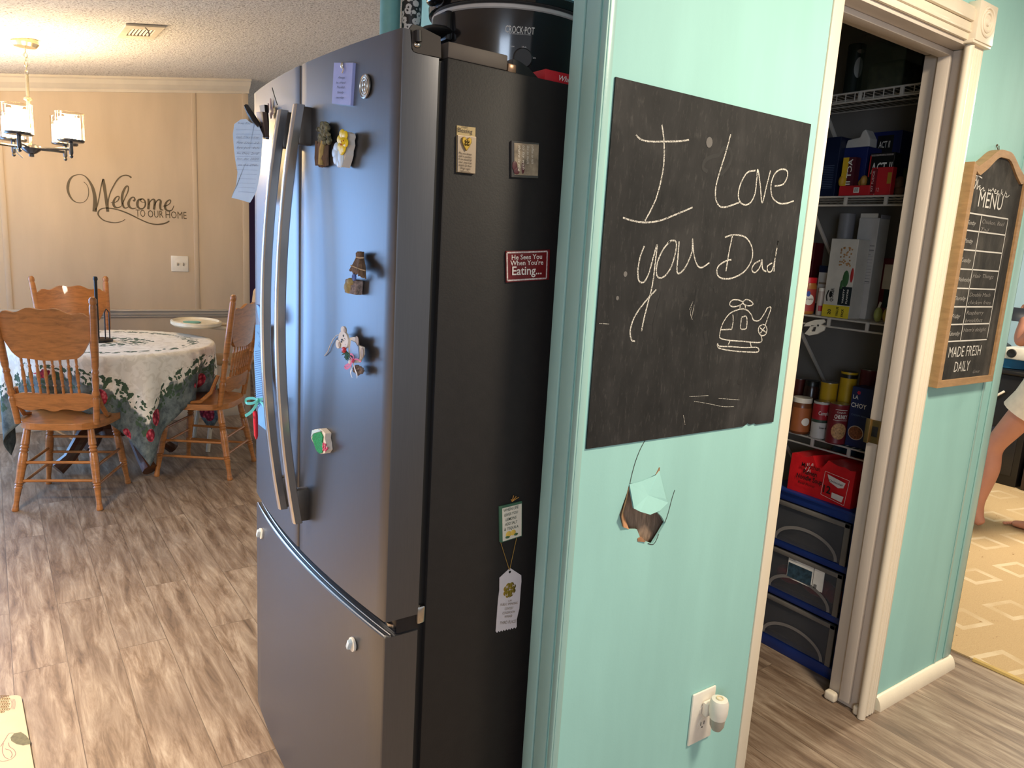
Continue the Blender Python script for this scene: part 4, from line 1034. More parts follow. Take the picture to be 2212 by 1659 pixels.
for x, y, r in ((563, 323, .0098), (213, 872, .005), (180, 972, .004)):
    c = Cp(x, y); mb.prism([c + V((r * math.cos(k * .524), -.0004, r * 1.1 * math.sin(k * .524))) for k in range(12)], (0, -.0003, 0))
mb.build('chalk_dust_spots', mat('chalk_dust', (104, 100, 96), .9), t)

# outlet and night light
t = thing('wall_outlet', 'white duplex wall outlet low on the mint wall under the hole', 'outlet', (1.44, YW, .22))
OX0, OX1, OZ0, OZ1 = 1.389, 1.476, .220, .365
MB().box(OX0, OX1, YW - .0065, YW - .0003, OZ0, OZ1, .003).build('cover_plate', WPLAST, t)
oc = ((OX0 + OX1) / 2, (OZ0 + OZ1) / 2)
mb = MB()
for dz in (-.0195, .0195): mb.lathe([(.0165, 0), (.0165, .002), (0, .002)], (oc[0], YW - .0066, oc[1] + dz), NYm, 20, 1, .85)
mb.build('receptacle', WPLAST, t)
mb = MB()
for dx in (-.006, .006): mb.box(oc[0] + dx - .001, oc[0] + dx + .001, YW - .0092, YW - .0085, oc[1] - .024, oc[1] - .014)
mb.lathe([(.0022, 0), (.0022, .0006), (0, .0006)], (oc[0], YW - .0086, oc[1] - .030), NYm, 8)
mb.build('slots', DARK, t)
t = thing('night_light', 'white plug in night light with clear bulb cover in the wall outlet', 'night light', (1.452, YW - .04, .27))
nc = V((oc[0] + .006, YW - .0088, oc[1] + .030))
MB().box(nc.x - .016, nc.x + .016, YW - .026, YW - .0088, nc.z - .020, nc.z + .016, .004).build('plug_body', WPLAST, t)
MB().lathe([(.006, -.006), (.020, -.006), (.0235, .012), (.0235, .036), (.020, .046), (.008, .0485), (0, .0485)], (nc.x, YW - .048, nc.z - .006), (0, 0, 1), 24, 1, 1.0).build('hood', WPLAST, t)
MB().lathe([(0, -.042), (.012, -.038), (.018, -.026), (.0195, -.008), (.0195, -.006)], (nc.x, YW - .048, nc.z - .006), (0, 0, 1), 20).build('bulb_cover', mat('smoky_clear_plastic', (160, 154, 140), .15, coat=.4), t)
mb = MB(); mb.tube([(nc.x + .008 * math.cos(k), YW - .048 + .008 * math.sin(k), nc.z + .043) for k in [i * .524 for i in range(12)]], .0022, 6, True)
mb.build('sensor_ring', mat('ivory_plastic', (224, 206, 166), .4), t)

# weekly menu board
MX0, MX1, MZ0, MZT = 2.343, 2.722, 1.098, 1.765
MY = YW - .030
t = thing('menu_board', 'narrow oak framed weekly menu chalkboard hanging right of the pantry door', 'menu board', (2.53, YW, MZ0))
def arch(x0, x1, zb_, zs, za):
    w = x1 - x0; pts = [(x0, zb_), (x1, zb_), (x1, zs)]
    for k in range(1, 24):
        u = 1 - k / 24; s_ = abs(u - .5) * 2
        z = zs + (za - zs) * (0.5 + .5 * math.cos(math.pi * min(1, max(0, (s_ - .12) / .70)))) - .010 * math.exp(-((s_ - .86) / .10) ** 2)
        pts.append((x0 + w * u, z))
    return pts + [(x0, zs)]
fw = .022
outer = arch(MX0, MX1, MZ0, MZT, MZT + .052); inner = arch(MX0 + fw, MX1 - fw, MZ0 + fw, MZT - fw * 1.1, MZT + .052 - fw)
MB().prism(XZ(outer, MY), (0, .0295, 0), [XZ(inner, MY)]).build('frame', mat('light_oak_frame', (168, 130, 88), .5, 0, .16, 20, .1, 60, stretch=(1, 1, 4)), t, bevel=.0015)
MB().prism(XZ(arch(MX0 + .01, MX1 - .01, MZ0 + .01, MZT - .02, MZT + .03), MY + .007), (0, .004, 0)).build('slate_panel', MENUBK, t)
PYm = MY + .0068
def mp(px, py): return at(1960 + px / 2.964, 300 + py / 2.964, 'y', PYm)
xl, xr = MX0 + fw, mp(505, 1295).x
xd = mp(345, 1250).x
zs_ = [mp(l, yl).z for l, yl in ((370, 470), (345, 580), (322, 705), (303, 830), (280, 955), (258, 1075), (238, 1190), (220, 1300))]
mb = MB()
for z in zs_: mb.ribbon([V((xl, PYm, z)), V((xr, PYm, z))], .0042, NYm)
mb.ribbon([V((xd, PYm, zs_[0])), V((xd, PYm, zs_[-1]))], .0036, NYm); mb.ribbon([V((xr, PYm, zs_[0])), V((xr, PYm, zs_[-1] + .006))], .0036, NYm)
mb.build('grid_lines', mat('menu_white_print', (214, 208, 198), .6), t)
mb = MB()
def mt(w, x0, x1, z, h, bold=0, sh=0): mb.text(w, V((x0, PYm, z)), V((x1, PYm, z)), UP, h, bold, sh, normal=NYm)
W_ = xr - xl
mt('MENU', xl + .055, xl + .215, zs_[0] + .022, .046, .0, 0)
mb.build('lettering', mat('menu_white_print', (214, 208, 198), .6), t)
mb = MB()
mt('MADE FRESH', xl + .030, xl + .245, zs_[-1] - .050, .033, -.004, 0); mt('DAILY', xl + .082, xl + .185, zs_[-1] - .098, .033, -.004, 0)
mb.build('lettering', mat('menu_white_print', (214, 208, 198), .6), t)
mb = MB()
def cur(px_pts, w=.0030): mb.ribbon([mp(*p) for p in px_pts], w, NYm)
# "This week's" in a looping script
cur([(478, 252), (455, 238), (430, 236), (419, 252), (426, 268), (440, 262)]); cur([(445, 240), (440, 280), (430, 310), (424, 318)]); cur([(428, 318), (442, 290), (452, 262), (447, 300), (444, 322), (455, 305), (462, 303), (460, 326)]); cur([(466, 308), (464, 330), (472, 326), (482, 316), (488, 312), (488, 328), (480, 334), (496, 330)])
cur([(520, 318), (518, 334), (530, 326), (532, 336), (545, 322), (548, 316), (556, 340), (566, 330), (562, 324), (556, 346), (572, 348), (582, 334), (576, 334), (574, 352), (588, 352)], .0026); cur([(604, 322), (594, 368), (600, 350), (612, 338), (604, 350), (618, 366), (626, 346), (634, 352), (630, 368), (620, 370), (640, 372), (652, 360)], .0026); cur([(630, 332), (628, 342)], .0022); cur([(466, 298), (467, 301)], .003)
mb.build('lettering', mat('menu_white_print', (214, 208, 198), .6), t)
mb = MB()
days = ['Sunday', 'Monday', 'Tuesday', 'Wednesday', 'Thursday', 'Friday', 'Saturday']
for i, d in enumerate(days):
    z = (zs_[i] + zs_[i + 1]) / 2 - .008; mt(d, xl + .008, xl + .008 + .0092 * len(d), z, .013, -.014, .55)
mb.build('lettering', mat('menu_white_print', (214, 208, 198), .6), t)
mb = MB()
for i, ls in enumerate((('Chicken, Beef', 'Tail'), (), (), ('Hair Things',), ('Double Mash', 'chicken fries'), ('Raspberry', 'breakfast'), ("Ham's delight",))):
    for k, w in enumerate(ls):
        z = zs_[i] - .024 - k * .024; mt(w, xd + .010, xd + .014 + min(.150, .0125 * len(w)), z, .012, -.012, .25)
mt('Grace', xr - .058, xr - .012, MZ0 + fw + .012, .010, -.014, .5)
mb.build('chalk_handwriting', mat('faint_chalk', (158, 152, 144), .9), t)
mb = MB(); hx = (MX0 + MX1) / 2 - .006; hz = MZT + .050
mb.tube([(hx - .008, YW - .004, hz + .018), (hx, YW - .012, hz - .004), (hx + .010, YW - .004, hz + .018)], .0012, 6); mb.ell((hx, YW - .003, hz + .019), .003, .0025, .003, 6)
mb.build('hanging_hook', mat('dark_bronze', (92, 70, 46), .5, .5), t)

# ================================================================== PANTRY
PXW = 2.779                                    # right wall of the pantry
SXF = 2.48                                     # front edge of the wire shelves
SHZ = [2.040, 1.690, 1.262, .812]
WIRE = mat('white_coated_wire', (196, 188, 178), .4)
names = ['topmost white wire shelf in the pantry, holding a dark can and clear bin', 'second white wire shelf from the top, holding popcorn boxes', 'third white wire shelf, with peanut butter jar and clothes peg', 'lowest white wire shelf, holding soup cans and jars']
def shelf(z, label):
    t = thing('wire_shelf', label, 'shelf', (2.63, 1.8, z), 0, 'wire shelves in the pantry')
    y0, y1 = YW + .096, 2.412
    mb = MB(); mb.tube([(SXF, y0, z - .004), (SXF, y1, z - .004)], .0034, 8); mb.tube([(SXF - .002, y0, z - .034), (SXF - .002, y1, z - .034)], .0034, 8)
    for k in range(9): y = y0 + .05 + k * .145; mb.box(SXF - .006, SXF + .002, y - .006, y + .006, z - .036, z - .002, .001)
    if z > 1.9:
        for k in range(36): y = y0 + .02 + k * .034; mb.tube([(SXF - .001, y, z - .034), (SXF - .001, y, z - .004)], .0018, 6)
    mb.build('front_rail', WIRE, t)
    mb = MB()
    for k in range(48): y = y0 + .012 + k * .0255; mb.tube([(SXF, y, z - .0015), (PXW - .006, y, z - .0015)], .0014, 6)
    for x in (2.58, 2.68, PXW - .008): mb.tube([(x, y0, z - .0045), (x, y1, z - .0045)], .0026, 6)
    mb.build('deck_wires', WIRE, t)
    bl = .145 if z > 1 else .07
    for y in ((1.312, 1.665, 2.05) if z > 1 else (1.665, 2.05)):
        MB().obox(V((SXF + bl, y, z - .02 - bl)), V((bl, 0, -bl)), V((0, .006, 0)), V((.003, 0, .003)), .001).build('brace', WIRE, t)
for z, n in zip(SHZ, names): shelf(z, n)

def bx(px0, px1, pyt, X, z0, depth=.06, pyb=None):
    """extent of a box whose front faces -X, seen between two pixel columns with its top at a pixel row"""
    a = at(px0, pyt, 'x', X); b = at(px1, pyt, 'x', X); zt = (a.z + b.z) / 2
    return X, X + depth, min(a.y, b.y), max(a.y, b.y), z0, zt
NXm = (-1, 0, 0)
def front_text(mb, w, X, yl, yr, z, h, bold=0, sh=0): mb.text(w, V((X - .0006, yl, z)), V((X - .0006, yr, z)), UP, h, bold, sh, normal=NXm)
def vert_text(mb, w, X, y, z0, z1, h, bold=0): mb.text(w, V((X - .0006, y, z0)), V((X - .0006, y, z1)), (0, 1, 0), h, bold, 0, normal=NXm)
def near_text(mb, w, x0, x1, Y, z, h, bold=0): mb.text(w, V((x0, Y - .0006, z)), V((x1, Y - .0006, z)), UP, h, bold, 0, normal=(0, -1, 0))
def boxthing(name, label, cat, ext, m, group=None, bevel=.0015, texts=(), panels=()):
    X0, X1, Y0, Y1, z0, z1 = ext
    t = thing(name, label, cat, ((X0 + X1) / 2, (Y0 + Y1) / 2, z0), 0, group)
    MB().box(X0, X1, Y0, Y1, z0, z1).build('carton', m, t, bevel=bevel)
    for nm, mm, (u0, u1, v0, v1) in panels:      # u from left (high y) to right (low y), v upwards
        MB().box(X0 - .0012, X0 - .0002, Y1 - (Y1 - Y0) * u1, Y1 - (Y1 - Y0) * u0, z0 + (z1 - z0) * v0, z0 + (z1 - z0) * v1).build(nm, mm, t)
    for w, mm, u0, u1, v, h in texts:
        mb = MB(); front_text(mb, w, X0 - .001, Y1 - (Y1 - Y0) * u0, Y1 - (Y1 - Y0) * u1, z0 + (z1 - z0) * v, h, .012); mb.build('lettering', mm, t)
    return t
def can(name, label, cat, px0, px1, X, z0, pyt, body, lid, cap=None, group=None, cap_r=1.0):
    a = at(px0, pyt, 'x', X); b = at(px1, pyt, 'x', X); r = abs(a.y - b.y) / 2 * .80; cy_ = (a.y + b.y) / 2; zt = at((px0 + px1) / 2, pyt, 'x', X).z; h = zt - z0
    cx_ = X + .0
    t = thing(name, label, cat, (cx_, cy_, z0), 0, group)
    if cap is None:
        MB().lathe([(r * .95, 0), (r, .003), (r * .97, .006), (r * .97, h - .007), (r, h - .004), (r * .97, h)], (cx_, cy_, z0), (0, 0, 1), 28).build('tin', body, t)
        MB().lathe([(r * .92, 0), (r * .92, .0012), (0, .0012)], (cx_, cy_, z0 + h), (0, 0, 1), 24).build('lid', lid, t)
    else:
        ch = cap; MB().lathe([(r * .9, 0), (r, .006), (r, h - ch - .012), (r * .88, h - ch)], (cx_, cy_, z0), (0, 0, 1), 28).build('jar_body', body, t)
        MB().lathe([(r * .93 * cap_r, 0), (r * .93 * cap_r, ch - .002), (r * .88 * cap_r, ch), (0, ch)], (cx_, cy_, z0 + h - ch), (0, 0, 1), 28).build('lid', lid, t)
    return t, V((cx_, cy_, z0)), r, h
TOC = V((-.62, -.78, 0))                       # side of a can turned to the doorway
def band(c, r, z0, z1, mm, t, name, a0=-math.pi, a1=math.pi, lift=.0006):
    mb = MB(); n = 24; rr = r + lift; ang0 = math.atan2(TOC.y, TOC.x); vs = []
    for i in range(n + 1):
        a = ang0 + a0 + (a1 - a0) * i / n; d = V((math.cos(a), math.sin(a), 0)); vs += [c + d * rr + UP * z0, c + d * rr + UP * z1]
    mb.add(vs, [[2 * i, 2 * i + 2, 2 * i + 3, 2 * i + 1] for i in range(n)], True); mb.build(name, mm, t)
def round_text(c, r, w, half, z, h, mm, t, bold=0, off=0.0):
    mb = MB(); vs, fs, x0, x1, ch = font_mesh(w, bold); ang0 = math.atan2(TOC.y, TOC.x) + off
    mb.add([c + V((math.cos(ang0 + half * (2 * (x - x0) / (x1 - x0) - 1)), math.sin(ang0 + half * (2 * (x - x0) / (x1 - x0) - 1)), 0)) * (r + .0020) + UP * (z + y / ch * h) for x, y in vs], fs); mb.build('lettering', mm, t)
def spot(c, r, z, ra, rz, mm, t, name, off=0.0):
    mb = MB(); ang0 = math.atan2(TOC.y, TOC.x) + off; vs = []; n = 24; K = 5
    for j in range(1, K + 1):
        for k in range(n):
            a = ang0 + ra * j / K * math.cos(k * 2 * math.pi / n); vs.append(c + V((math.cos(a), math.sin(a), 0)) * (r + .0012) + UP * (z + rz * j / K * math.sin(k * 2 * math.pi / n)))
    vs.append(c + V((math.cos(ang0), math.sin(ang0), 0)) * (r + .0012) + UP * z)
    fs = [[k, (k + 1) % n, n * K] for k in range(n)]
    for j in range(K - 1):
        for k in range(n): fs.append([j * n + k, j * n + (k + 1) % n, (j + 1) * n + (k + 1) % n, (j + 1) * n + k])
    mb.add(vs, fs, True); mb.build(name, mm, t)
NAVY = mat('navy_carton', (24, 34, 92), .4); DNAVY = mat('dark_navy_carton', (14, 24, 54), .4); REDC = mat('red_carton', (186, 32, 40), .5); BLKC = mat('black_carton', (22, 20, 22), .4)
YEL = mat('yellow_carton', (214, 172, 38), .5); WCART = mat('white_carton', (206, 198, 186), .6); TIN = mat('tin_lid', (170, 168, 164), .3, .9)

# second shelf: popcorn
z0 = SHZ[1]
e = bx(1766, 1818, 297, 2.50, z0, .10); t = boxthing('cereal_box', 'dark navy carton with small print at the left end of the popcorn shelf', 'box', e, DNAVY)
mb = MB()
for k in range(14): mb.ribbon([V((e[0] - .0004, e[3] - .012, z0 + .03 + k * .006)), V((e[0] - .0004, e[2] + .012, z0 + .03 + k * .006))], .0008, NXm)
mb.build('small_print', mat('pale_blue_print', (96, 112, 140), .6), t)
e = bx(1824, 1876, 318, 2.53, z0, .09)
t = thing('popcorn_bag_box', 'blue popcorn carton with torn white top standing on the second shelf', 'box', (2.57, (e[2] + e[3]) / 2, z0))
MB().box(*e).build('carton', NAVY, t, bevel=.0015)
zt = e[5]; mb = MB(); mb.prism([V((e[0] + .004, y, z)) for y, z in ((e[3], zt), (e[2], zt), (e[2] + .002, zt + .028), (e[2] + .022, zt + .060), (e[2] + .034, zt + .052), (e[2] + .040, zt + .034), (e[3] - .006, zt + .028))], (.05, 0, 0)); mb.build('torn_flap', mat('white_card', (196, 190, 184), .8), t, bevel=.004)
e = bx(1876, 1950, 284, 2.625, z0, .10)
boxthing('popcorn_box', 'large dark blue popcorn box at the back of the second shelf', 'box', e, NAVY, texts=(('ACT II', WHT, .38, .70, .76, .022),), panels=(('brand_patch', BLKC, (.32, .78, .68, .94)),))
e = bx(1882, 1934, 330, 2.512, z0, .045)
boxthing('popcorn_carton', 'black popcorn carton with big white letters in front of the blue box', 'box', e, BLKC, texts=(('ACT II', WHT, .10, .96, .52, .036),), panels=(('red_edge', REDC, (0, .05, .45, .95)), ('dotted_top', mat('dotted_grey', (130, 120, 116), .6, 0, .7, 400), (.03, .95, .93, .97))))
e = bx(1823, 1850, 340, 2.492, z0 + .034, .03)
t = thing('popcorn_packet', 'yellow and maroon popcorn packet standing on the low red box', 'packet', (2.51, (e[2] + e[3]) / 2, e[4]))
MB().box(*e).build('carton', mat('maroon_carton', (84, 26, 40), .5), t)
MB().box(e[0] - .001, e[0] - .0001, e[3] - (e[3] - e[2]) * .45, e[3], e[4], e[5]).build('yellow_side', YEL, t)
mb = MB(); vert_text(mb, 'ACT II', e[0] - .001, e[2] + (e[3] - e[2]) * .22, e[5] - .006, e[4] + .004, (e[3] - e[2]) * .34, .015); mb.build('lettering', WHT, t)
MB().ell((e[0] + .004, e[3] - .002, e[4] + .018), .010, .012, .020, 7).build('crumpled_wrap', mat('mustard_wrap', (190, 146, 40), .6), t)
e = bx(1816, 1882, 383, 2.482, z0, .07); e = (e[0], e[1], e[2], e[3], z0, z0 + .034)
t = boxthing('red_box', 'low red box with white barcode label on the second shelf front', 'box', e, REDC)
yb = at(1852, 395, 'x', e[0]).y; MB().box(e[0] - .0012, e[0] - .0002, yb - .010, yb + .010, z0 + .009, z0 + .027).build('barcode_label', WHT, t)
mb = MB()
for k in range(7): mb.box(e[0] - .0016, e[0] - .0011, yb - .007 + k * .0021, yb - .0062 + k * .0021, z0 + .012, z0 + .025)
mb.build('bars', BLK, t)
e = bx(1884, 1930, 361, 2.484, z0, .026)
t = boxthing('red_carton', 'upright red carton with white print at the front of the second shelf', 'box', e, REDC, panels=(('white_strip', mat('dark_red_strip', (116, 18, 30), .5), (.08, .30, .05, .95)), ('ochre_panel', mat('ochre_panel', (168, 130, 40), .6), (.80, .98, .4, .8))))
mb = MB(); vert_text(mb, 'KIT FUDGE', e[0] - .0016, e[3] - .014, e[4] + .012, e[5] - .012, .007, .01); front_text(mb, '12', e[0], e[3] - .026, e[3] - .036, e[4] + .012, .012); mb.ribbon([V((e[0] - .0004, e[3] - .020, e[4])), V((e[0] - .0004, e[3] - .020, e[5]))], .0012, NXm); mb.build('lettering', mat('pale_pink_print', (226, 180, 176), .6), t)
y = at(1872, 372, 'x', 2.53).y; o = MB().ell((2.52, y, z0 + .052), .014, .012, .020, 8).ell((2.525, y + .010, z0 + .046), .012, .012, .014, 8).ell((2.53, y, z0 + .022), .016, .014, .022, 8).build('snack_bag', mat('golden_bag', (176, 130, 60), .5, 0, .3, 60)); tag(o, 'small crumpled golden bag between the two red cartons', 'bag')
y = at(1943, 395, 'x', 2.53).y; o = MB().ell((2.53, y, z0 + .042), .018, .016, .024, 8).ell((2.53, y - .004, z0 + .018), .016, .018, .018, 8).build('snack_pouch', mat('brown_pouch', (92, 66, 50), .6, 0, .3, 60)); tag(o, 'brown snack pouch right of the upright red carton', 'pouch')
e = bx(1952, 1985, 362, 2.58, z0, .06); boxthing('green_box', 'green edged dark box at the right end of the second shelf', 'box', e, mat('dark_green_carton', (44, 62, 30), .5))

# top shelf: dark can, clear bin, dark pot
z0 = SHZ[0]
t, c, r, h = can('dark_canister', 'dark round canister with pale label on the top pantry shelf', 'canister', 1832, 1874, 2.53, z0, 98, mat('dark_green_tin', (26, 34, 30), .35), BLACKP)
spot(c, r, h * .52, .50, .034, mat('pale_grey_label', (148, 152, 150), .5), t, 'label', .1); spot(c, r, h * .84, .45, .007, mat('grey_print', (120, 116, 114), .5), t, 'name_strip', .15)
a = at(1862, 100, 'x', 2.51); b = at(1960, 100, 'x', 2.51)
t = thing('clear_bin', 'clear plastic bin beside the dark canister on the top shelf', 'bin', (2.6, (a.y + b.y) / 2, z0))
mb = MB(); y0, y1 = min(a.y, b.y), max(a.y, b.y)
for q in ((2.51, 2.514, y0, y1), (2.70, 2.704, y0, y1), (2.51, 2.704, y0, y0 + .004), (2.51, 2.704, y1 - .004, y1)): mb.box(*q, z0, z0 + .19)
mb.box(2.51, 2.704, y0, y1, z0, z0 + .004); mb.build('bin_walls', CLEAR, t)
MB().box(2.505, 2.709, y0 - .004, y1 + .004, z0 + .19, z0 + .202, .003).build('bin_lid', mat('grey_lid', (86, 82, 78), .5), t)
MB().box(2.53, 2.69, y0 + .015, y1 - .015, z0 + .005, z0 + .10, .02, 3).build('contents', mat('greenish_contents', (86, 82, 62), .8, 0, .5, 40), t)
y = at(1990, 130, 'x', 2.56).y
o = MB().lathe([(.05, 0), (.06, .01), (.062, .13), (.066, .135), (.064, .14), (.01, .155), (0, .165)], (2.60, y0 - .078, z0), (0, 0, 1), 28).build('dark_pot', mat('dark_blue_enamel', (24, 26, 40), .3)); tag(o, 'dark blue enamel pot at the right end of the top shelf', 'pot')

# third shelf
z0 = SHZ[2]
t, c, r, h = can('peanut_butter_jar', 'peanut butter jar with red lid at the left of the third shelf', 'jar', 1727, 1769, 2.505, z0, 599, mat('peanut_butter', (178, 112, 52), .35), mat('red_lid', (206, 30, 40), .35), cap=.020)
band(c, r, .012, h - .042, mat('red_brown_label', (172, 62, 56), .5), t, 'label', -1.2, 1.2); spot(c, r, h * .40, .55, .020, WHT, t, 'white_oval'); spot(c, r, h * .56, .22, .010, mat('blue_brand_dot', (50, 76, 160), .5), t, 'brand_dot', -.15)
round_text(c, r + .0006, 'Creamy', .40, h * .40, .007, mat('wine_red', (84, 36, 40), .5), t)
e = bx(1797, 1856, 516, 2.500, z0, .075)
t = thing('granola_box', 'white granola bar box with yellow value pack base on the third shelf', 'box', (2.535, (e[2] + e[3]) / 2, z0))
MB().box(*e).build('carton', WCART, t, bevel=.0015)
def fp(u, v): return V((e[0] - .0006, e[3] - (e[3] - e[2]) * u, e[4] + (e[5] - e[4]) * v))
MB().box(e[0] - .0012, e[0] - .0002, e[2], e[3], e[4], e[4] + (e[5] - e[4]) * .155).build('yellow_base', mat('value_yellow', (222, 196, 50), .5), t)
MB().box(e[0] - .0012, e[0] - .0002, e[2], e[2] + (e[3] - e[2]) * .46, e[4] + (e[5] - e[4]) * .165, e[4] + (e[5] - e[4]) * .40).build('flavor_panel', mat('dark_teal_panel', (24, 34, 40), .5), t)
mb = MB(); rnd = random.Random(5)
for k in range(34): q = fp(.42 + .40 * rnd.random(), .66 + .24 * rnd.random()); mb.ell(q, .0014, .0035, .003, 4)
mb.build('granola_picture', mat('oat_picture', (170, 122, 70), .8, 0, .5, 200), t)
mb = MB(); mb.ell(fp(.72, .50), .0012, .012, .030, 8); mb.ell(fp(.60, .42), .0012, .006, .018, 8); mb.build('green_leaf_picture', mat('leaf_green_dark', (56, 96, 56), .6), t)
mb = MB(); mb.ell(fp(.93, .55), .0012, .006, .026, 8); mb.build('red_fruit_picture', mat('red_fruit', (176, 40, 40), .6), t)
mb = MB(); vert_text(mb, 'QUAKER', e[0] - .001, fp(.36, 0).y, fp(0, .20).z, fp(0, .37).z, .012, .02); mb.ribbon([fp(.14, .20), fp(.10, .27), (fp(.16, .34))], .005, NXm); mb.ell(fp(.24, .29), .0012, .006, .012, 7)
vert_text(mb, '20', e[0] - .0016, fp(.34, 0).y, fp(0, .03).z, fp(0, .10).z, .012, .02); vert_text(mb, 'VALUE', e[0] - .0016, fp(.62, 0).y, fp(0, .02).z, fp(0, .14).z, .009, .02); vert_text(mb, 'PACK', e[0] - .0016, fp(.82, 0).y, fp(0, .02).z, fp(0, .12).z, .009, .02); mb.build('lettering', BLK, t)
mb = MB(); vert_text(mb, 'VARIETY', e[0] - .0016, fp(.76, 0).y, fp(0, .19).z, fp(0, .37).z, .006, .02); vert_text(mb, 'FLAVORS', e[0] - .0016, fp(.90, 0).y, fp(0, .19).z, fp(0, .37).z, .006, .02); mb.build('panel_lettering', WHT, t)
e2 = bx(1858, 1902, 462, 2.58, z0 + .024, .07)
t = thing('cereal_carton', 'tall off white carton with nutrition panel right of the granola box', 'box', (2.55, (e2[2] + e2[3]) / 2, z0))
MB().box(e2[0], e2[1], e2[2], e2[3], z0, e2[5] - .014).build('carton', mat('grey_white_carton', (186, 182, 178), .6), t, bevel=.002)
MB().box(e2[0] + .006, e2[0] + .010, e2[2] + .012, e2[3], e2[5] - .016, e2[5] + .002).build('open_flap', WCART, t); MB().box(e2[0] + .012, e2[1], e2[2], e2[2] + .003, e2[5] - .016, e2[5] - .002).build('open_flap', mat('grey_flap', (140, 138, 146), .7), t)
mb = MB()
H2 = e2[5] - z0
for k, v in enumerate((.70, .66, .645, .60, .57, .54, .51, .48, .45, .42, .39, .36, .345)): mb.ribbon([V((e2[0] - .0004, e2[3] - .004, z0 + H2 * v)), V((e2[0] - .0004, e2[2] + .004, z0 + H2 * v))], .0022 if v in (.66, .36, .70) else .0007, NXm)
front_text(mb, 'Nutrition Facts', e2[0], e2[3] - .006, e2[2] + .014, z0 + H2 * .612, .006); mb.build('nutrition_print', mat('grey_ink', (70, 68, 70), .7), t)
e = bx(1771, 1799, 574, 2.56, z0, .05); boxthing('small_white_box', 'small white and blue box behind the peanut butter jar', 'box', e, WCART, panels=(('blue_base', DNAVY, (0, 1, 0, .22)), ('blue_top', DNAVY, (0, 1, .86, 1)), ('grey_line', mat('tan_line', (150, 130, 104), .6), (.1, .9, .62, .66))))
t, c, r, h = can('small_jar', 'small pale jar with red label beside the granola box', 'jar', 1768, 1784, 2.515, z0, 622, mat('pale_jar', (196, 180, 166), .4), WPLAST, cap=.012); band(c, r, .016, .036, mat('red_label', (178, 44, 50), .5), t, 'label', -.7, .7)
t, c, r, h = can('grey_canister', 'tall grey canister behind the granola box', 'canister', 1812, 1852, 2.63, z0, 462, mat('grey_canister', (130, 126, 126), .5), mat('grey_lid', (86, 82, 78), .5))
e = bx(1745, 1762, 524, 2.62, z0, .06); boxthing('dark_red_box', 'dark red box in the shade at the back left of the third shelf', 'box', e, mat('dark_red_carton', (92, 22, 26), .5), panels=(('yellow_bar', YEL, (0, 1, .28, .36)), ('orange_bar', mat('orange_bar', (186, 110, 34), .6), (0, 1, 0, .12))))
e = bx(1908, 1940, 558, 2.66, z0, .08); boxthing('wine_red_box', 'wine red box at the right of the third shelf', 'box', e, mat('wine_carton', (96, 26, 36), .5), panels=(('white_patch', WCART, (.2, .75, .5, .9)), ('green_patch', mat('dark_green_patch', (26, 40, 34), .6), (.4, .9, .2, .5))))
for px, py, lab, m_ in ((1893, 672, 'pale green snack bag with folded top on the third shelf', mat('pale_green_bag', (170, 178, 104), .4, 0, .2, 40)), (1912, 676, 'yellow snack bag with folded top at the right of the third shelf', mat('dull_yellow_bag', (192, 164, 74), .4, 0, .2, 40))):
    p = at(px, py, 'x', 2.51); t = thing('snack_bag', lab, 'bag', (2.52, p.y, z0)); MB().ell((2.525, p.y, z0 + .026), .018, .013, .026, 9).build('pouch', m_, t); MB().obox((2.522, p.y - .002, z0 + .058), (.0015, 0, 0), (0, .004, .002), (0, -.003, .012), .001).build('folded_top', WCART, t)
# clothes peg on the shelf rail
p = at(1768, 708, 'x', SXF - .006)
t = thing('clip_peg', 'white plastic clip pinched on the rail of the third shelf', 'clip', p)
MB().prism([at(*q, 'x', SXF - .012) for q in ((1735, 705), (1742, 697), (1760, 691), (1778, 690), (1781, 696), (1770, 703), (1755, 705))], (.010, 0, 0)).build('jaw', WPLAST, t, bevel=.0015)
MB().prism([at(*q, 'x', SXF - .012) for q in ((1737, 721), (1745, 712), (1752, 702), (1768, 700), (1781, 706), (1779, 714), (1764, 722), (1747, 725))], (.010, 0, 0), [[at(*q, 'x', SXF - .012) for q in ((1750, 716), (1756, 707), (1763, 706), (1760, 716))]]).build('jaw', WPLAST, t, bevel=.0015)
MB().lathe([(.004, 0), (.004, .012), (0, .012)], at(1767, 703, 'x', SXF - .013), (1, 0, 0), 10).build('spring', mat('grey_spring', (120, 118, 116), .4, .7), t)

# lowest shelf: cans and jars
z0 = SHZ[3]
t, c, r, h = can('nut_butter_jar', 'brown spread jar with white lid at the left of the lowest shelf', 'jar', 1711, 1760, 2.50, z0, 858, mat('hazelnut_spread', (112, 62, 34), .3), WPLAST, cap=.018)
band(c, r, .010, h - .036, mat('orange_brown_label', (164, 92, 48), .5), t, 'label', -1.3, 1.3); spot(c, r, h * .36, .42, .015, WHT, t, 'white_oval', .22)
t, c, r, h = can('soup_can', 'red and white soup can beside the brown spread jar', 'can', 1757, 1797, 2.505, z0, 867, mat('white_soup_label', (206, 202, 194), .5), TIN)
band(c, r, h * .5, h - .008, mat('soup_red', (170, 30, 40), .45), t, 'red_half'); band(c, r, h * .44, h * .52, mat('soup_green_band', (52, 72, 58), .5), t, 'green_band', lift=.0008); round_text(c, r + .0006, 'Campbell', .75, h * .66, .014, WHT, t, .008, .15); round_text(c, r, 'Cream of', .45, h * .28, .008, BLK, t, .01, .1)
t, c, r, h = can('chunky_soup_can', 'maroon chunky soup can in the middle of the lowest shelf', 'can', 1790, 1840, 2.495, z0, 872, mat('soup_maroon', (120, 28, 36), .45), TIN)
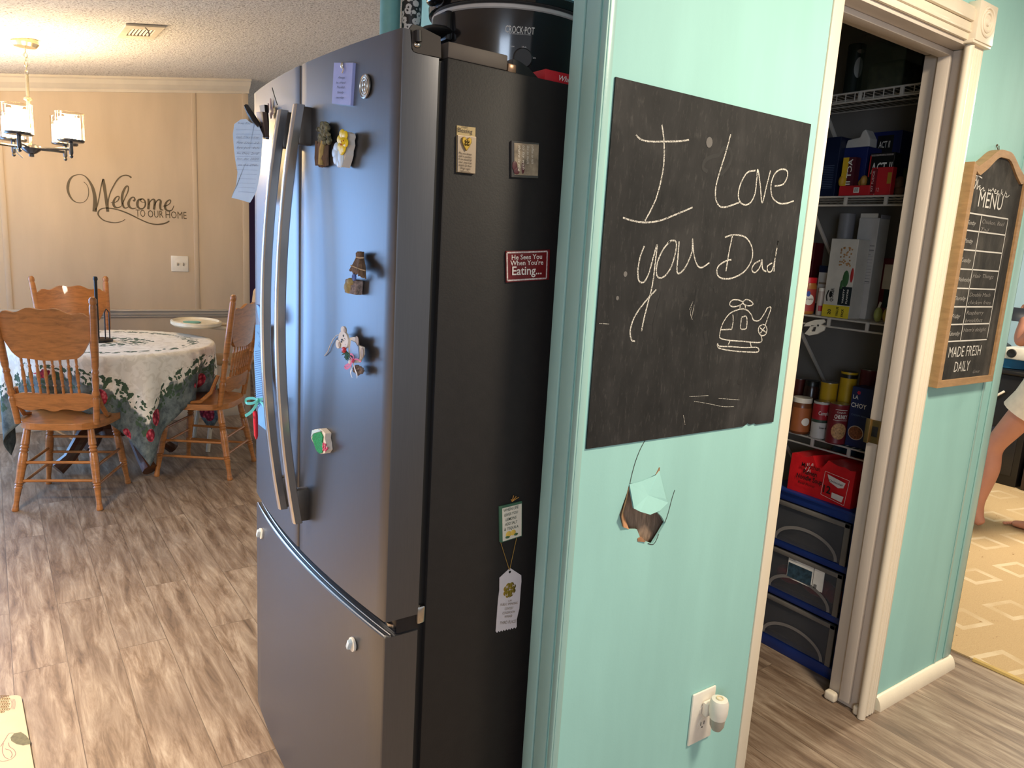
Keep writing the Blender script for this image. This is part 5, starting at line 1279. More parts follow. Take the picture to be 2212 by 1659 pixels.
spot(c, r, h * .34, .75, .030, mat('soup_picture', (182, 138, 92), .6, 0, .5, 160), t, 'soup_picture', -.12); round_text(c, r, 'CHUNKY', .62, h * .66, .014, WHT, t, .025, -.1); round_text(c, r, "Campbell's", .42, h * .80, .006, WHT, t, 0, -.1); band(c, r, h * .61, h * .62, WHT, t, 'name_line', -.8, .6, .0009); band(c, r, h * .875, h * .885, WHT, t, 'name_line', -.7, .5, .0009)
e = bx(1842, 1888, 838, 2.500, z0, .07)
t = boxthing('noodle_box', 'tall dark blue noodle box at the right of the lowest shelf', 'box', e, mat('deep_blue_carton', (34, 42, 84), .45), texts=(('LA', WHT, .10, .36, .80, .014), ('CHOY', WHT, .06, .80, .66, .016), ('CHOW MEIN', mat('pale_blue_print', (96, 112, 140), .6), .12, .90, .52, .006)))
mb = MB(); cc = V((e[0], (e[2] + e[3]) / 2 + .004, z0 + (e[5] - z0) * .24)); mb.ell(cc, .0010, .029, .026, 14); mb.build('bowl_rim', mat('pale_bowl', (196, 176, 160), .6), t); mb = MB(); mb.ell(cc - V((.0006, 0, 0)), .0012, .026, .023, 14); mb.build('food_picture', mat('stir_fry_picture', (132, 78, 46), .7, 0, .7, 170), t)
mb = MB()
for k in range(5): a = k * 1.257; mb.ell(V((e[0] - .0006, e[3] - .026 + .004 * math.cos(a), e[5] - .020 + .004 * math.sin(a))), .0008, .003, .003, 5)
mb.build('red_flower', mat('red_flower', (206, 40, 70), .5), t)
GY = 'cans at the back of the lowest shelf'
t, c, r, h = can('yellow_can', 'short yellow can behind the red and white soup can', 'can', 1772, 1814, 2.58, z0, 826, mat('can_yellow', (206, 160, 30), .45), TIN, group=GY); spot(c, r, h * .55, .35, .014, mat('brown_emblem', (120, 66, 24), .6), t, 'emblem', .6)
t, c, r, h = can('yellow_can', 'tall yellow can with dark top standing higher than the others', 'can', 1815, 1857, 2.60, z0, 803, mat('can_yellow2', (196, 156, 24), .45), mat('dark_lid', (34, 30, 26), .3), group=GY); band(c, r, h - .022, h - .008, mat('dark_lid', (34, 30, 26), .3), t, 'dark_band')
t, c, r, h = can('maroon_can', 'dark maroon can at the back right of the lowest shelf', 'can', 1857, 1903, 2.62, z0, 799, mat('can_maroon', (92, 24, 34), .45), TIN, group=GY); round_text(c, r, 'Bush', .5, h * .75, .014, mat('dull_gold_print', (150, 110, 70), .5), t, .01)
t, c, r, h = can('dark_jar', 'dark brown jar with black lid behind the white lidded jar', 'jar', 1738, 1774, 2.57, z0, 822, mat('dark_sauce', (46, 24, 18), .25), BLACKP, cap=.02, group=GY)
t, c, r, h = can('red_brown_can', 'dull red can in the shade at the back left of the lowest shelf', 'can', 1716, 1744, 2.64, z0, 818, mat('dull_red_can', (110, 44, 34), .5), TIN, group=GY)
o = MB().lathe([(.036, 0), (.040, .004), (.040, .07), (.036, .078), (0, .078)], (2.52, at(1703, 880, 'x', 2.52).y, z0), (0, 0, 1), 24).build('black_tin', BLACKP); tag(o, 'black tin half hidden by the door jamb on the lowest shelf', 'tin')

# drawer tower
DX = 2.357; DY0, DY1 = 1.236, 1.60; DZ = .615
BLUE = mat('blue_plastic_frame', (24, 48, 112), .4)
t = thing('drawer_tower', 'blue plastic drawer tower with three frosted drawers on the pantry floor', 'drawer unit', (2.55, 1.42, 0))
mb = MB()
mb.box(DX, PXW - .01, DY0, DY0 + .022, 0.0, DZ, .004); mb.box(DX, PXW - .01, DY1 - .022, DY1, 0.0, DZ, .004); mb.box(PXW - .02, PXW - .005, DY0, DY1, 0, DZ)
for z, h_ in ((0.0, .045), (.212, .026), (.402, .026), (DZ - .030, .030)): mb.box(DX, PXW - .01, DY0, DY1, z, z + h_, .004)
mb.build('frame', BLUE, t)
mb = MB(); mb.box(DX - .006, PXW - .01, DY0 - .004, DY1 + .004, DZ, DZ + .012, .004); mb.build('top', BLUE, t)
for i, (za, zb2) in enumerate(((.050, .208), (.241, .398), (.431, .583))):
    d = MB().box(DX - .004, DX + .004, DY0 + .026, DY1 - .026, za, zb2, .003).build('drawer', FROST, t)
    mb = MB()
    for q in ((DY0 + .024, DY1 - .024, zb2 - .016, zb2), (DY0 + .024, DY0 + .044, za, zb2), (DY1 - .044, DY1 - .024, za, zb2)): mb.box(DX - .010, DX - .0035, *q, .002)
    mb.build('drawer_rim', mat('translucent_rim', (112, 106, 100), .35), d)
    mb = MB(); n = 16; yc = (DY0 + DY1) / 2; a_ = (DY1 - DY0) / 2 - .06
    mb.ribbon([V((DX - .0045, yc - a_ * math.cos(math.pi * k / n), za + .004 + .070 * math.sin(math.pi * k / n))) for k in range(n + 1)], .012, NXm, .002)
    mb.build('arched_grip', mat('translucent_grip', (128, 122, 118), .3), d)
    mb = MB(); mb.box(DX + .02, PXW - .05, DY0 + .030, DY1 - .030, za + .006, za + .012)
    for q in ((DY0 + .030, DY0 + .034), (DY1 - .034, DY1 - .030)): mb.box(DX + .02, PXW - .05, *q, za + .006, zb2 - .02)
    mb.build('drawer_bin', mat('dark_bin', (46, 44, 46), .6), d)
    if i == 1:
        y1 = at(1703, 1205, 'x', DX - .01).y; y2 = at(1756, 1235, 'x', DX - .01).y; y3 = at(1780, 1240, 'x', DX - .01).y; zt = at(1705, 1202, 'x', DX - .01).z
        MB().box(DX - .0065, DX - .0045, y2, y1, zt - .082, zt).build('paper_label', WHT, d); MB().box(DX - .0065, DX - .0045, y3, y2 - .003, zt - .082, zt).build('paper_label', WHT, d)
        MB().box(DX - .0072, DX - .0066, y2 + .004, y1 - .002, zt - .076, zt - .022).build('label_picture', mat('label_photo', (46, 70, 84), .5, 0, .6, 60), d)
        mb = MB(); front_text(mb, 'Storage', DX - .007, y1 - .003, y1 - .030, zt - .007, .005); front_text(mb, 'Drawer Cart', DX - .007, y1 - .003, y1 - .036, zt - .013, .004)
        for k in range(9): mb.ribbon([V((DX - .0068, y2 - .008 - k * .0014, zt - .078)), V((DX - .0068, y2 - .008 - k * .0014, zt - .062))], .0008, NXm)
        mb.build('label_print', BLK, d)
# red bags seen through the middle drawer
o = MB().ell((2.415, 1.50, .290), .035, .055, .034, 9).ell((2.415, 1.38, .290), .035, .07, .036, 9).ell((2.41, 1.31, .286), .03, .035, .030, 8).build('red_bags', mat('red_bag_film', (196, 36, 36), .35, 0, .3, 30)); tag(o, 'red plastic packages inside the middle frosted drawer', 'bag')

# noodle twelve-pack on the tower
zt = DZ + .0125
def rp(px, py, X): return at(px, py, 'x', X)
RX = 2.372
f0, f1 = rp(1702, 1040, RX), rp(1838, 1085, RX)
y1, y0 = f0.y, f1.y
t = thing('noodle_pack', 'red shrink wrapped twelve pack of noodles on top of the drawer tower', 'pack', (2.47, (y0 + y1) / 2, zt))
hgt = .135
mb = MB(); n = 12; top = [hgt + .004 * math.sin(k * 2.1) - (.022 if k in (5, 6) else 0) + (.008 if k in (4, 7, 8) else 0) for k in range(n + 1)]
vs = []
for k in range(n + 1):
    y = y1 + (y0 - y1) * k / n; vs += [V((RX, y, zt)), V((RX - .004 * math.sin(k * 1.3), y, zt + hgt * .5)), V((RX + .004, y, zt + top[k])), V((RX + .20, y, zt + hgt - .004)), V((RX + .20, y, zt))]
fs = []
for k in range(n):
    for j in range(4): fs.append([k * 5 + j, k * 5 + j + 1, k * 5 + 6 + j, k * 5 + 5 + j])
    fs.append([k * 5 + 4, k * 5, k * 5 + 5, k * 5 + 9])
fs += [[0, 1, 2, 3, 4], [n * 5 + 4, n * 5 + 3, n * 5 + 2, n * 5 + 1, n * 5]]
mb.add(vs, fs, True); mb.build('wrapper', mat('red_film', (200, 26, 34), .3, 0, .1, 30, .3, 30), t, sharp=40)
def rf(u, v, l=.006): return V((RX - l, y1 + (y0 - y1) * u, zt + hgt * v))
mb = MB()
for w, u0, u1, v, h, b in (('Maruchan', .20, .50, .74, .016, .01), ('Ramen', .24, .46, .56, .017, .02), ('Noodle Soup', .14, .56, .40, .017, .02), ('Beef Flavor', .18, .46, .26, .009, .0)): mb.text(w, rf(u0, v), rf(u1, v), UP, h, b, .1, normal=NXm)
mb.text('12', rf(.585, .24), rf(.70, .24), UP, .026, .02, 0, normal=NXm); mb.build('lettering', mat('black_print', (24, 18, 18), .5), t)
mb = MB(); ring = [rf(.58, .80), rf(.95, .74), rf(.92, .06), rf(.56, .16)]
for a, b in zip(ring, ring[1:] + ring[:1]): mb.ribbon([a, b], .0016, NXm)
mb.build('box_outline', mat('pale_pink_print', (226, 180, 176), .6), t)
mb = MB(); mb.add([rf(.62, .74, .0066), rf(.90, .64, .0066), rf(.88, .50, .0066), rf(.80, .46, .0066), rf(.66, .56, .0066)], [[0, 1, 2, 3, 4]]); mb.add([rf(.72, .30, .0066), rf(.90, .28, .0066), rf(.88, .12, .0066), rf(.72, .16, .0066)], [[0, 1, 2, 3]]); mb.build('white_patch', mat('pale_label', (216, 202, 196), .5), t)
mb = MB(); mb.text('Oriental', rf(.65, .57, .007), rf(.87, .54, .007), UP, .008, .0, .3, normal=NXm); mb.build('patch_lettering', BLK, t)
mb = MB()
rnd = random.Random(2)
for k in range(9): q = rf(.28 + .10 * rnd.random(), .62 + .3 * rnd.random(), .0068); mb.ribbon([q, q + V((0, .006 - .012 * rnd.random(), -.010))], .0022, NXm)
mb.build('film_glare', mat('painted_glare', (222, 190, 190), .15, coat=.6), t)  # pale strokes painted as glints of light on the wrapper
p = at(1850, 975, 'x', 2.66); o = MB().ell((2.68, 1.42, zt + .155), .07, .10, .022, 9).ell((2.66, 1.36, zt + .07), .05, .07, .07, 8).ell((2.69, 1.50, zt + .08), .05, .07, .08, 8).build('blue_bag', mat('teal_blue_bag', (16, 60, 84), .4, 0, .3, 40)); tag(o, 'teal blue bag behind the noodle pack under the lowest shelf', 'bag')
CLOTH_ANGLE, CH_A0 = 53, -34

# ================================================================== DINING ROOM
TC = V((.58, 4.88, 0)); TR = .54; TZ = .752
t = thing('dining_table', 'round oak pedestal dining table under the floral cloth', 'table', TC)
MB().lathe([(TR - .02, 0), (TR, .008), (TR, .024), (TR - .012, .032)], TC + V((0, 0, TZ - .032)), (0, 0, 1), 48).build('tabletop', OAKD, t)
MB().lathe([(.10, 0), (.11, .05), (.075, .12), (.10, .25), (.06, .36), (.10, .44), (.12, .50)], TC + V((0, 0, .2)), (0, 0, 1), 24).build('pedestal', OAKD, t)
for k in range(4):
    a = math.radians(20 + 90 * k); d = V((math.cos(a), math.sin(a), 0))
    MB().tube([TC + d * .06 + UP * .30, TC + d * .20 + UP * .22, TC + d * .28 + UP * .10, TC + d * .35 + UP * .045], [.045, .042, .036, .043], 10).build('foot', OAKD, t)
# tablecloth: square of cloth draped over the round top
CA = math.radians(CLOTH_ANGLE); N = 76; HS = .835
mb = MB(); rnd = random.Random(11)
def drape(u, v):
    rho = math.hypot(u, v); th = math.atan2(v, u) + CA
    d = V((math.cos(th), math.sin(th), 0)); edge = TR + .006
    if rho <= edge: return TC + d * rho + UP * (TZ + .003 + .0015 * math.sin(9 * u + 4) * math.sin(8 * v))
    s_ = rho - edge; drop = s_ - .012 * (1 - math.exp(-s_ / .03))
    amp = min(1, s_ / .28)
    corner = abs(math.sin(2 * (th - CA)))                # 1 on the diagonals
    fold = .026 * math.sin(th * 13 + 1.2) * amp + .014 * math.sin(th * 21) * amp + .045 * amp * (corner - .55)
    r = edge + .014 * (1 - math.exp(-s_ / .02)) + fold - .03 * amp * amp
    z = TZ + .003 - drop * .985
    return TC + d * r + UP * max(z, .03)
for i in range(N + 1):
    for j in range(N + 1):
        u = -HS + 2 * HS * i / N; v = -HS + 2 * HS * j / N; mb.v.append(drape(u, v)); mb.uv[i * (N + 1) + j] = (u, v)
for i in range(N):
    for j in range(N):
        a = i * (N + 1) + j; mb.f.append([a, a + N + 1, a + N + 2, a + 1]); mb.mi.append(0); mb.sm.append(True)
o = mb.build('tablecloth', CLOTH, sharp=80); tag(o, 'cream tablecloth with slate green rose border draped over the round table', 'tablecloth')
md = o.modifiers.new('thickness', 'SOLIDIFY'); md.thickness = .0015; md.offset = 1

# press-back oak chair (local: seat centre at origin, +y is the front)
def turned(mb, p0, p1, r, prof, n=12):
    p0, p1 = V(p0), V(p1); L = (p1 - p0); mb.tube([p0 + L * u for u, _ in prof], [r * k for _, k in prof], n); return mb
LEG = [(0, .82), (.12, .95), (.2, 1.05), (.215, .82), (.235, 1.1), (.255, .82), (.275, 1.1), (.295, .82), (.31, 1.05), (.45, 1.12), (.62, .98), (.66, 1.08), (.675, .8), (.69, 1.02), (.705, .8), (.72, 1.0), (.74, .85), (.9, .66), (.955, .82), (.98, .92), (1, .8)]
POST = [(0, .9), (.16, .95), (.2, 1.12), (.22, .8), (.25, 1.15), (.28, .85), (.36, 1.05), (.40, .82), (.42, 1.1), (.44, .82), (.47, 1.05), (.6, 1.15), (.93, 1.05), (.945, .85), (.96, 1.1), (.985, 1.05), (1, .6)]
def make_chair(label):
    t = thing('dining_chair', label, 'chair', (0, 0, 0), 0, 'oak press-back chairs round the table')
    out = []
    for k in range(40):
        a = 2 * math.pi * k / 40; c, s_ = math.cos(a), math.sin(a); e = 3.2
        x = .215 * (abs(c) ** (2 / e)) * (1 if c > 0 else -1); y = .205 * (abs(s_) ** (2 / e)) * (1 if s_ > 0 else -1); out.append(V((x * (1 + .10 * (y / .2)), y, .412)))
    MB().prism(out, (0, 0, .034)).build('seat', OAK, t, world=False, bevel=.008)
    for sx in (-1, 1):
        turned(MB(), (sx * .145, -.150, .415), (sx * .195, -.225, .0), .0185, LEG).build('leg', OAK, t, world=False)
        turned(MB(), (sx * .155, .150, .415), (sx * .205, .205, .0), .0185, LEG).build('leg', OAK, t, world=False)
        turned(MB(), (sx * .180, -.165, .44), (sx * .222, -.270, 1.09), .0165, POST).build('back_post', OAK, t, world=False)
    def lerp(a, b, u): return V(a).lerp(V(b), u)
    for u in (.42, .64):
        MB().tube([lerp((-.145, -.150, .415), (-.195, -.225, 0), u), lerp((.145, -.150, .415), (.195, -.225, 0), u)], .0075, 8).build('stretcher', OAK, t, world=False)
        MB().tube([lerp((-.155, .150, .415), (-.205, .205, 0), u - .1), lerp((.155, .150, .415), (.205, .205, 0), u - .1)], .0075, 8).build('stretcher', OAK, t, world=False)
        for sx in (-1, 1):
            MB().tube([lerp((sx * .145, -.150, .415), (sx * .195, -.225, 0), u + .06), lerp((sx * .155, .150, .415), (sx * .205, .205, 0), u + .06)], .0075, 8).build('stretcher', OAK, t, world=False)
    def by(x, z): return -.165 - .105 * (z - .44) / .65 - .030 * (1 - (x / .21) ** 2)      # curved plane of the back
    def board(loop2, th, name):
        mb = MB(); M = 26; xs = sorted(set([p[0] for p in loop2]))
        # split into vertical strips so that the board follows the curve
        X0, X1 = min(xs), max(xs); top = sorted([p for p in loop2 if p[2]], key=lambda p: p[0]); bot = sorted([p for p in loop2 if not p[2]], key=lambda p: p[0])
        def ev(c, x):
            for (xa, za, _), (xb, zb_, _) in zip(c, c[1:]):
                if xa <= x <= xb:
                    u = (x - xa) / (xb - xa + 1e-9); u = u * u * (3 - 2 * u); return za + (zb_ - za) * u
            return c[-1][1]
        vs = []
        for i in range(M + 1):
            x = X0 + (X1 - X0) * i / M; za, zb_ = ev(bot, x), ev(top, x)
            for z in (za, zb_): vs += [V((x, by(x, z), z)), V((x, by(x, z) + th, z))]
        fs = []
        for i in range(M):
            a, b = i * 4, i * 4 + 4
            fs += [[a, a + 2, b + 2, b], [a + 1, b + 1, b + 3, a + 3], [a + 2, a + 3, b + 3, b + 2], [a, b, b + 1, a + 1]]
        fs += [[0, 1, 3, 2], [M * 4, M * 4 + 2, M * 4 + 3, M * 4 + 1]]
        mb.add(vs, fs, True); return mb.build(name, OAK, t, world=False, sharp=50)
    T, F = True, False
    board([(-.205, .985, T), (-.165, 1.012, T), (-.125, 1.004, T), (-.055, 1.030, T), (0, 1.022, T), (.055, 1.030, T), (.125, 1.004, T), (.165, 1.012, T), (.205, .985, T),
           (-.205, .895, F), (-.180, .862, F), (-.165, .815, F), (-.125, .782, F), (0, .772, F), (.125, .782, F), (.165, .815, F), (.180, .862, F), (.205, .895, F)], .018, 'crest_panel')
    board([(-.186, .592, T), (-.12, .605, T), (0, .600, T), (.12, .605, T), (.186, .592, T), (-.186, .535, F), (-.12, .512, F), (-.05, .522, F), (0, .510, F), (.05, .522, F), (.12, .512, F), (.186, .535, F)], .018, 'lower_rail')
    for k in range(8):
        x = -.119 + .034 * k; turned(MB(), (x, by(x, .60) + .009, .598), (x * 1.02, by(x, .785) + .009, .790), .0085, [(0, .7), (.1, .85), (.2, .6), (.24, 1.05), (.28, .7), (.5, 1.15), (.72, .7), (.76, 1.05), (.8, .6), (.9, .8), (1, .7)], 8).build('spindle', OAK, t, world=False)
    for sx in (-1, 1): MB().tube([(sx * .182, -.158, .62), (sx * .192, -.120, .52), (sx * .195, -.060, .462), (sx * .19, .0, .452)], [.010, .012, .012, .009], 8).build('side_brace', OAK, t, world=False)
    return t
ch = make_chair('oak press-back chair with its back to the camera at the near side of the table')
def setchair(o, x, y, rz): o.location = (x, y, 0); o.rotation_euler = (0, 0, math.radians(rz))
setchair(ch, .305, 4.385, -24)
c2 = dup(ch, (1.02, 4.60, 0), math.radians(54), 'oak press-back chair side on beside the refrigerator door')
c3 = dup(ch, (.50, 5.30, 0), math.radians(197), 'oak press-back chair on the far side of the table against the dining wall')

# paper towel holder
t = thing('paper_towel_holder', 'black metal paper towel holder standing empty on the tablecloth', 'paper towel holder', (.50, 4.90, TZ + .005))
hx, hy, hz = .50, 4.90, TZ + .0065
MB().lathe([(.078, 0), (.078, .010), (.070, .015), (.012, .018)], (hx, hy, hz), (0, 0, 1), 28).build('base', BLACKP, t)
MB().lathe([(.009, 0), (.009, .335), (.013, .345), (.010, .36), (0, .362)], (hx, hy, hz + .015), (0, 0, 1), 14).build('centre_rod', BLACKP, t)
MB().tube([(hx + .035, hy - .035, hz + .012), (hx + .035, hy - .035, hz + .17), (hx + .045, hy - .025, hz + .19), (hx + .060, hy - .012, hz + .17), (hx + .060, hy - .012, hz + .012)], .0035, 8).build('side_loop', BLACKP, t)

# high chair between the table and the wall
t = thing('high_chair', 'cream high chair with tan padded back and white tray behind the right chair', 'high chair', (1.33, 5.15, 0))
MB().lathe([(.0, 0), (.17, 0), (.19, .012), (.19, .03), (.175, .035), (.165, .022), (0, .018)], (1.09, 5.12, .815), (0, 0, 1), 36, .80, 1.1).build('tray', mat('cream_tray', (226, 214, 186), .4), t)
MB().lathe([(0, 0), (.05, .0), (.055, .006), (0, .008)], (1.06, 5.10, .836), (0, 0, 1), 20).build('teal_dish', mat('mint_dish', (110, 176, 160), .5), t)
MB().box(1.17, 1.50, 5.00, 5.30, .56, .60, .02).build('seat', mat('tan_pad', (196, 164, 124), .7), t)
MB().obox((1.50, 5.15, .82), (.025, 0, .01), (0, .15, 0), (.03, 0, .24), .05, 4).build('backrest', mat('tan_pad', (196, 164, 124), .7), t)
for sx, sy in ((-1, -1), (-1, 1), (1, -1), (1, 1)): MB().tube([(1.34 + sx * .15, 5.15 + sy * .13, .58), (1.34 + sx * .23, 5.15 + sy * .20, .0)], .014, 8).build('leg', mat('cream_leg', (206, 192, 168), .5), t)
for sy in (-1, 1): MB().tube([(1.06, 5.12 + sy * .10, .825), (1.30, 5.15 + sy * .14, .80), (1.50, 5.15 + sy * .14, .78)], .012, 8).build('arm', mat('cream_leg', (206, 192, 168), .5), t)

# switch plate, decal, vent
WY = YD - .0003
def wp(px, py, off=0.0): return at(px, py, 'y', YD - off)
a, b = wp(369, 552), wp(407, 587)
t = thing('light_switch', 'white two gang light switch plate on the dining wall under the lettering', 'light switch', ((a.x + b.x) / 2, YD, b.z))
MB().box(a.x, b.x, YD - .007, WY, b.z, a.z, .003).build('cover_plate', WPLAST, t)
for k in (.36, .70):
    x = a.x + (b.x - a.x) * k; z = (a.z + b.z) / 2 - .003
    MB().obox((x, YD - .010, z), (.005, 0, 0), (0, .006, .002), (0, -.003, .009), .001).build('toggle', mat('ivory_toggle', (176, 160, 138), .4), t)
def zw(x, y): return (120 + x / 6.9125, 350 + y / 6.9125)
DW = [([(420, 297), (455, 325), (482, 370), (494, 430), (490, 500), (465, 560), (425, 595), (370, 610), (310, 600), (255, 565), (210, 500), (186, 430), (184, 360), (205, 280), (250, 220), (305, 195), (360, 188), (420, 200), (475, 245), (525, 320), (560, 400), (583, 500), (590, 600), (582, 740)], [5, 6, 8, 9, 9, 8, 7, 8, 10, 16, 22, 26, 30, 24, 16, 11, 9, 10, 16, 26, 34, 38, 42, 44]),
 ([(600, 720), (625, 640), (650, 530), (675, 390), (695, 300), (714, 252)], [10, 14, 12, 12, 14, 12]), ([(712, 255), (725, 350), (745, 480), (765, 620), (780, 742)], [24, 36, 34, 36, 32]),
 ([(785, 640), (790, 560), (820, 450), (870, 350), (920, 270), (975, 218), (1040, 198), (1095, 208), (1132, 235)], [8, 12, 14, 14, 16, 14, 14, 16, 22]),
 ([(825, 605), (880, 605), (930, 575), (950, 530), (935, 512), (900, 530), (870, 580), (865, 630), (885, 670), (930, 682), (985, 660)], [8, 9, 12, 14, 14, 16, 24, 30, 26, 16, 8]),
 ([(985, 655), (1040, 530), (1080, 440), (1088, 380), (1070, 358), (1040, 385), (1005, 460), (992, 540), (1000, 620), (1020, 675), (1050, 688), (1085, 670)], [8, 12, 14, 14, 16, 22, 28, 30, 28, 20, 14, 8]),
 ([(1160, 582), (1185, 562), (1172, 530), (1140, 530), (1105, 570), (1090, 620), (1105, 670), (1150, 695), (1212, 685)], [26, 18, 14, 16, 24, 30, 26, 16, 8]),
 ([(1290, 560), (1245, 562), (1222, 610), (1228, 665), (1265, 698), (1310, 690), (1340, 645), (1335, 585), (1300, 550), (1265, 560), (1285, 595), (1340, 600)], [14, 20, 30, 28, 18, 14, 18, 18, 16, 12, 10, 7]),
 ([(1385, 548), (1390, 620), (1385, 705)], [22, 28, 28]), ([(1388, 640), (1420, 580), (1460, 556), (1480, 580), (1478, 640), (1470, 710)], [8, 12, 16, 26, 28, 28]), ([(1476, 650), (1510, 585), (1545, 563), (1570, 585), (1562, 650), (1570, 705), (1610, 718)], [8, 12, 16, 26, 28, 22, 8]),
 ([(1600, 660), (1660, 650), (1708, 615), (1718, 575), (1695, 568), (1655, 600), (1635, 655), (1645, 705), (1690, 730), (1740, 712), (1768, 650)], [8, 10, 12, 14, 14, 20, 28, 26, 18, 12, 7]),
 ([(1040, 855), (990, 885), (910, 905), (820, 900), (720, 870), (655, 815), (635, 765), (660, 715), (720, 690), (810, 690), (920, 710), (1040, 750), (1150, 800), (1270, 860), (1390, 910), (1500, 932), (1590, 925), (1660, 905), (1700, 878)], [6, 8, 10, 12, 14, 16, 18, 14, 12, 12, 14, 16, 16, 14, 14, 16, 18, 18, 14])]
mb = MB(); kpx = .00373 / 6.9125
for st, w in DW: mb.ribbon([wp(*zw(*p), .0012) for p in st], [max(x, 7) * kpx * 1.05 for x in w], NYm, .0002)
def dt(w, x0, x1, y0, y1): mb.text(w, wp(*zw(x0, y0), .0012), wp(*zw(x1, y1), .0012), UP, .050, .0, 0, normal=NYm)
dt('TO', 1200, 1342, 815, 822); dt('OUR', 1380, 1612, 825, 834); dt('HOME', 1645, 1958, 836, 850)
o = mb.build('wall_decal', DECAL); tag(o, 'Welcome to our home vinyl lettering on the beige dining wall', 'wall decal')
SL = .146
def cz(x, y, d=0.0): return V((x, y, zc(x) - d))
x0, x1, y0, y1 = .600, .775, 4.165, 4.475
t = thing('ceiling_vent', 'white metal air vent in the popcorn ceiling right of the chandelier', 'vent', cz(.69, 4.32))
def vquad(mb, xa, xb, ya, yb, d0, d1): mb.add([cz(xa, ya, d0), cz(xb, ya, d0), cz(xb, yb, d0), cz(xa, yb, d0), cz(xa, ya, d1), cz(xb, ya, d1), cz(xb, yb, d1), cz(xa, yb, d1)], [[0, 1, 2, 3], [4, 5, 6, 7], [0, 1, 5, 4], [1, 2, 6, 5], [2, 3, 7, 6], [3, 0, 4, 7]])
mb = MB(); vquad(mb, x0, x1, y0, y0 + .075, .001, .011); vquad(mb, x0, x1, y1 - .075, y1, .001, .011); vquad(mb, x0, x0 + .035, y0 + .075, y1 - .075, .001, .011); vquad(mb, x1 - .035, x1, y0 + .075, y1 - .075, .001, .011)
mb.build('frame', mat('ivory_vent', (206, 192, 166), .5), t, bevel=.002)
mb = MB(); vquad(mb, x0 + .035, x1 - .035, y0 + .07, y1 - .07, .0005, .002); mb.build('dark_duct', mat('vent_dark', (52, 42, 32), .8), t)
mb = MB()
for k in range(6):
    x = x0 + .042 + k * .0165; mb.add([cz(x, y0 + .076, .003), cz(x, y1 - .076, .003), cz(x + .005, y1 - .076, .011), cz(x + .005, y0 + .076, .011)], [[0, 1, 2, 3]])
mb.build('louvers', mat('ivory_vent', (206, 192, 166), .5), t)
c = cz((x0 + x1) / 2, y0 + .02, .012); MB().tube([c, c + V((.012, -.004, -.012)), c + V((.018, 0, -.034))], .003, 6).build('damper_lever', mat('brown_lever', (110, 90, 66), .5), t)

# chandelier
LX, LY = .215, 4.70; HZ = 1.800
NICK = mat('brushed_nickel', (206, 190, 160), .24, .9); GUN = mat('dark_nickel', (92, 88, 86), .25, .85)
t = thing('chandelier', 'five light nickel chandelier with glass cylinder shades over the table', 'chandelier', (LX, LY, HZ))
zt = zc(LX)
MB().lathe([(.060, -.002), (.062, -.022), (.050, -.038), (.012, -.042)], (LX, LY, zt + .006), (0, 0, 1), 28).build('canopy', NICK, t)
mb = MB(); z = zt - .040; k = 0
while z > 2.155:
    ax = V((1, 0, 0)) if k % 2 else V((0, 1, 0)); c = V((LX, LY, z - .011)); mb.tube([c + ax * (.007 * math.cos(a)) + UP * (.013 * math.sin(a)) for a in [i * math.pi / 6 for i in range(12)]], .0022, 6, True); z -= .021; k += 1
mb.build('chain', NICK, t)
MB().lathe([(.006, 0), (.006, .10), (.016, .105), (.016, .113), (.010, .118), (.010, .232), (.020, .238), (.020, .246), (.008, .252), (.008, .36)], (LX, LY, HZ), (0, 0, 1), 16).build('stem', NICK, t)
MB().lathe([(0, -.045), (.012, -.043), (.012, -.030), (.022, -.026), (.040, -.012), (.052, .0), (.045, .012), (.020, .020), (.006, .024)], (LX, LY, HZ), (0, 0, 1), 20).build('hub', GUN, t)
WGL = NT('lit_white_glass'); WGL.b.inputs['Emission Color'].default_value = (1.0, .76, .44, 1); WGL.b.inputs['Emission Strength'].default_value = 60
n_ = WGL.noise(WGL.coord('Object'), 30, 2); WGL.base(WGL.ramp(n_, [(.3, (.85, .8, .7)), (.7, (.9, .86, .78))])); WGL = WGL.m
for k in range(5):
    a = math.radians(CH_A0 + 72 * k); d = V((math.cos(a), math.sin(a), 0)); e = V((LX, LY, HZ)) + d * .205
    mb = MB(); mb.tube([V((LX, LY, HZ)) + d * .04, V((LX, LY, HZ)) + d * .12 + UP * .004, e + UP * .006], .0065, 8)
    mb.lathe([(.008, -.020), (.010, -.012), (.010, .004), (.010, .040)], e, (0, 0, 1), 12); mb.lathe([(0, -.040), (.007, -.036), (.009, -.028), (.005, -.02)], e, (0, 0, 1), 10)
    arm = mb.build('arm', GUN, t)
    MB().lathe([(.018, 0), (.058, .004), (.064, .010), (.064, .017), (0, .018)], e + UP * .038, (0, 0, 1), 28).build('shade_holder', GUN, arm)
    MB().lathe([(.047, 0), (.048, .04), (.047, .105)], e + UP * .056, (0, 0, 1), 28).build('inner_shade', WGL, arm)
    mb = MB(); n = 36; vs = []
    for z_ in (.056, .186): vs += [e + UP * z_ + V((.064 * math.cos(2 * math.pi * q / n), .064 * math.sin(2 * math.pi * q / n), 0)) for q in range(n)]
    mb.add(vs, [[q, (q + 1) % n, n + (q + 1) % n, n + q] for q in range(n)], True); mb.tube([p for p in vs[n:]], .0018, 6, True)
    mb.build('glass_shade', GLASS, arm)
    pl = bpy.data.lights.new('bulb_light', 'POINT'); pl.energy = 2.5; pl.color = (1.0, .74, .40); pl.shadow_soft_size = .03
    po = bpy.data.objects.new('bulb_light', pl); COL.objects.link(po); po.location = e + UP * .20
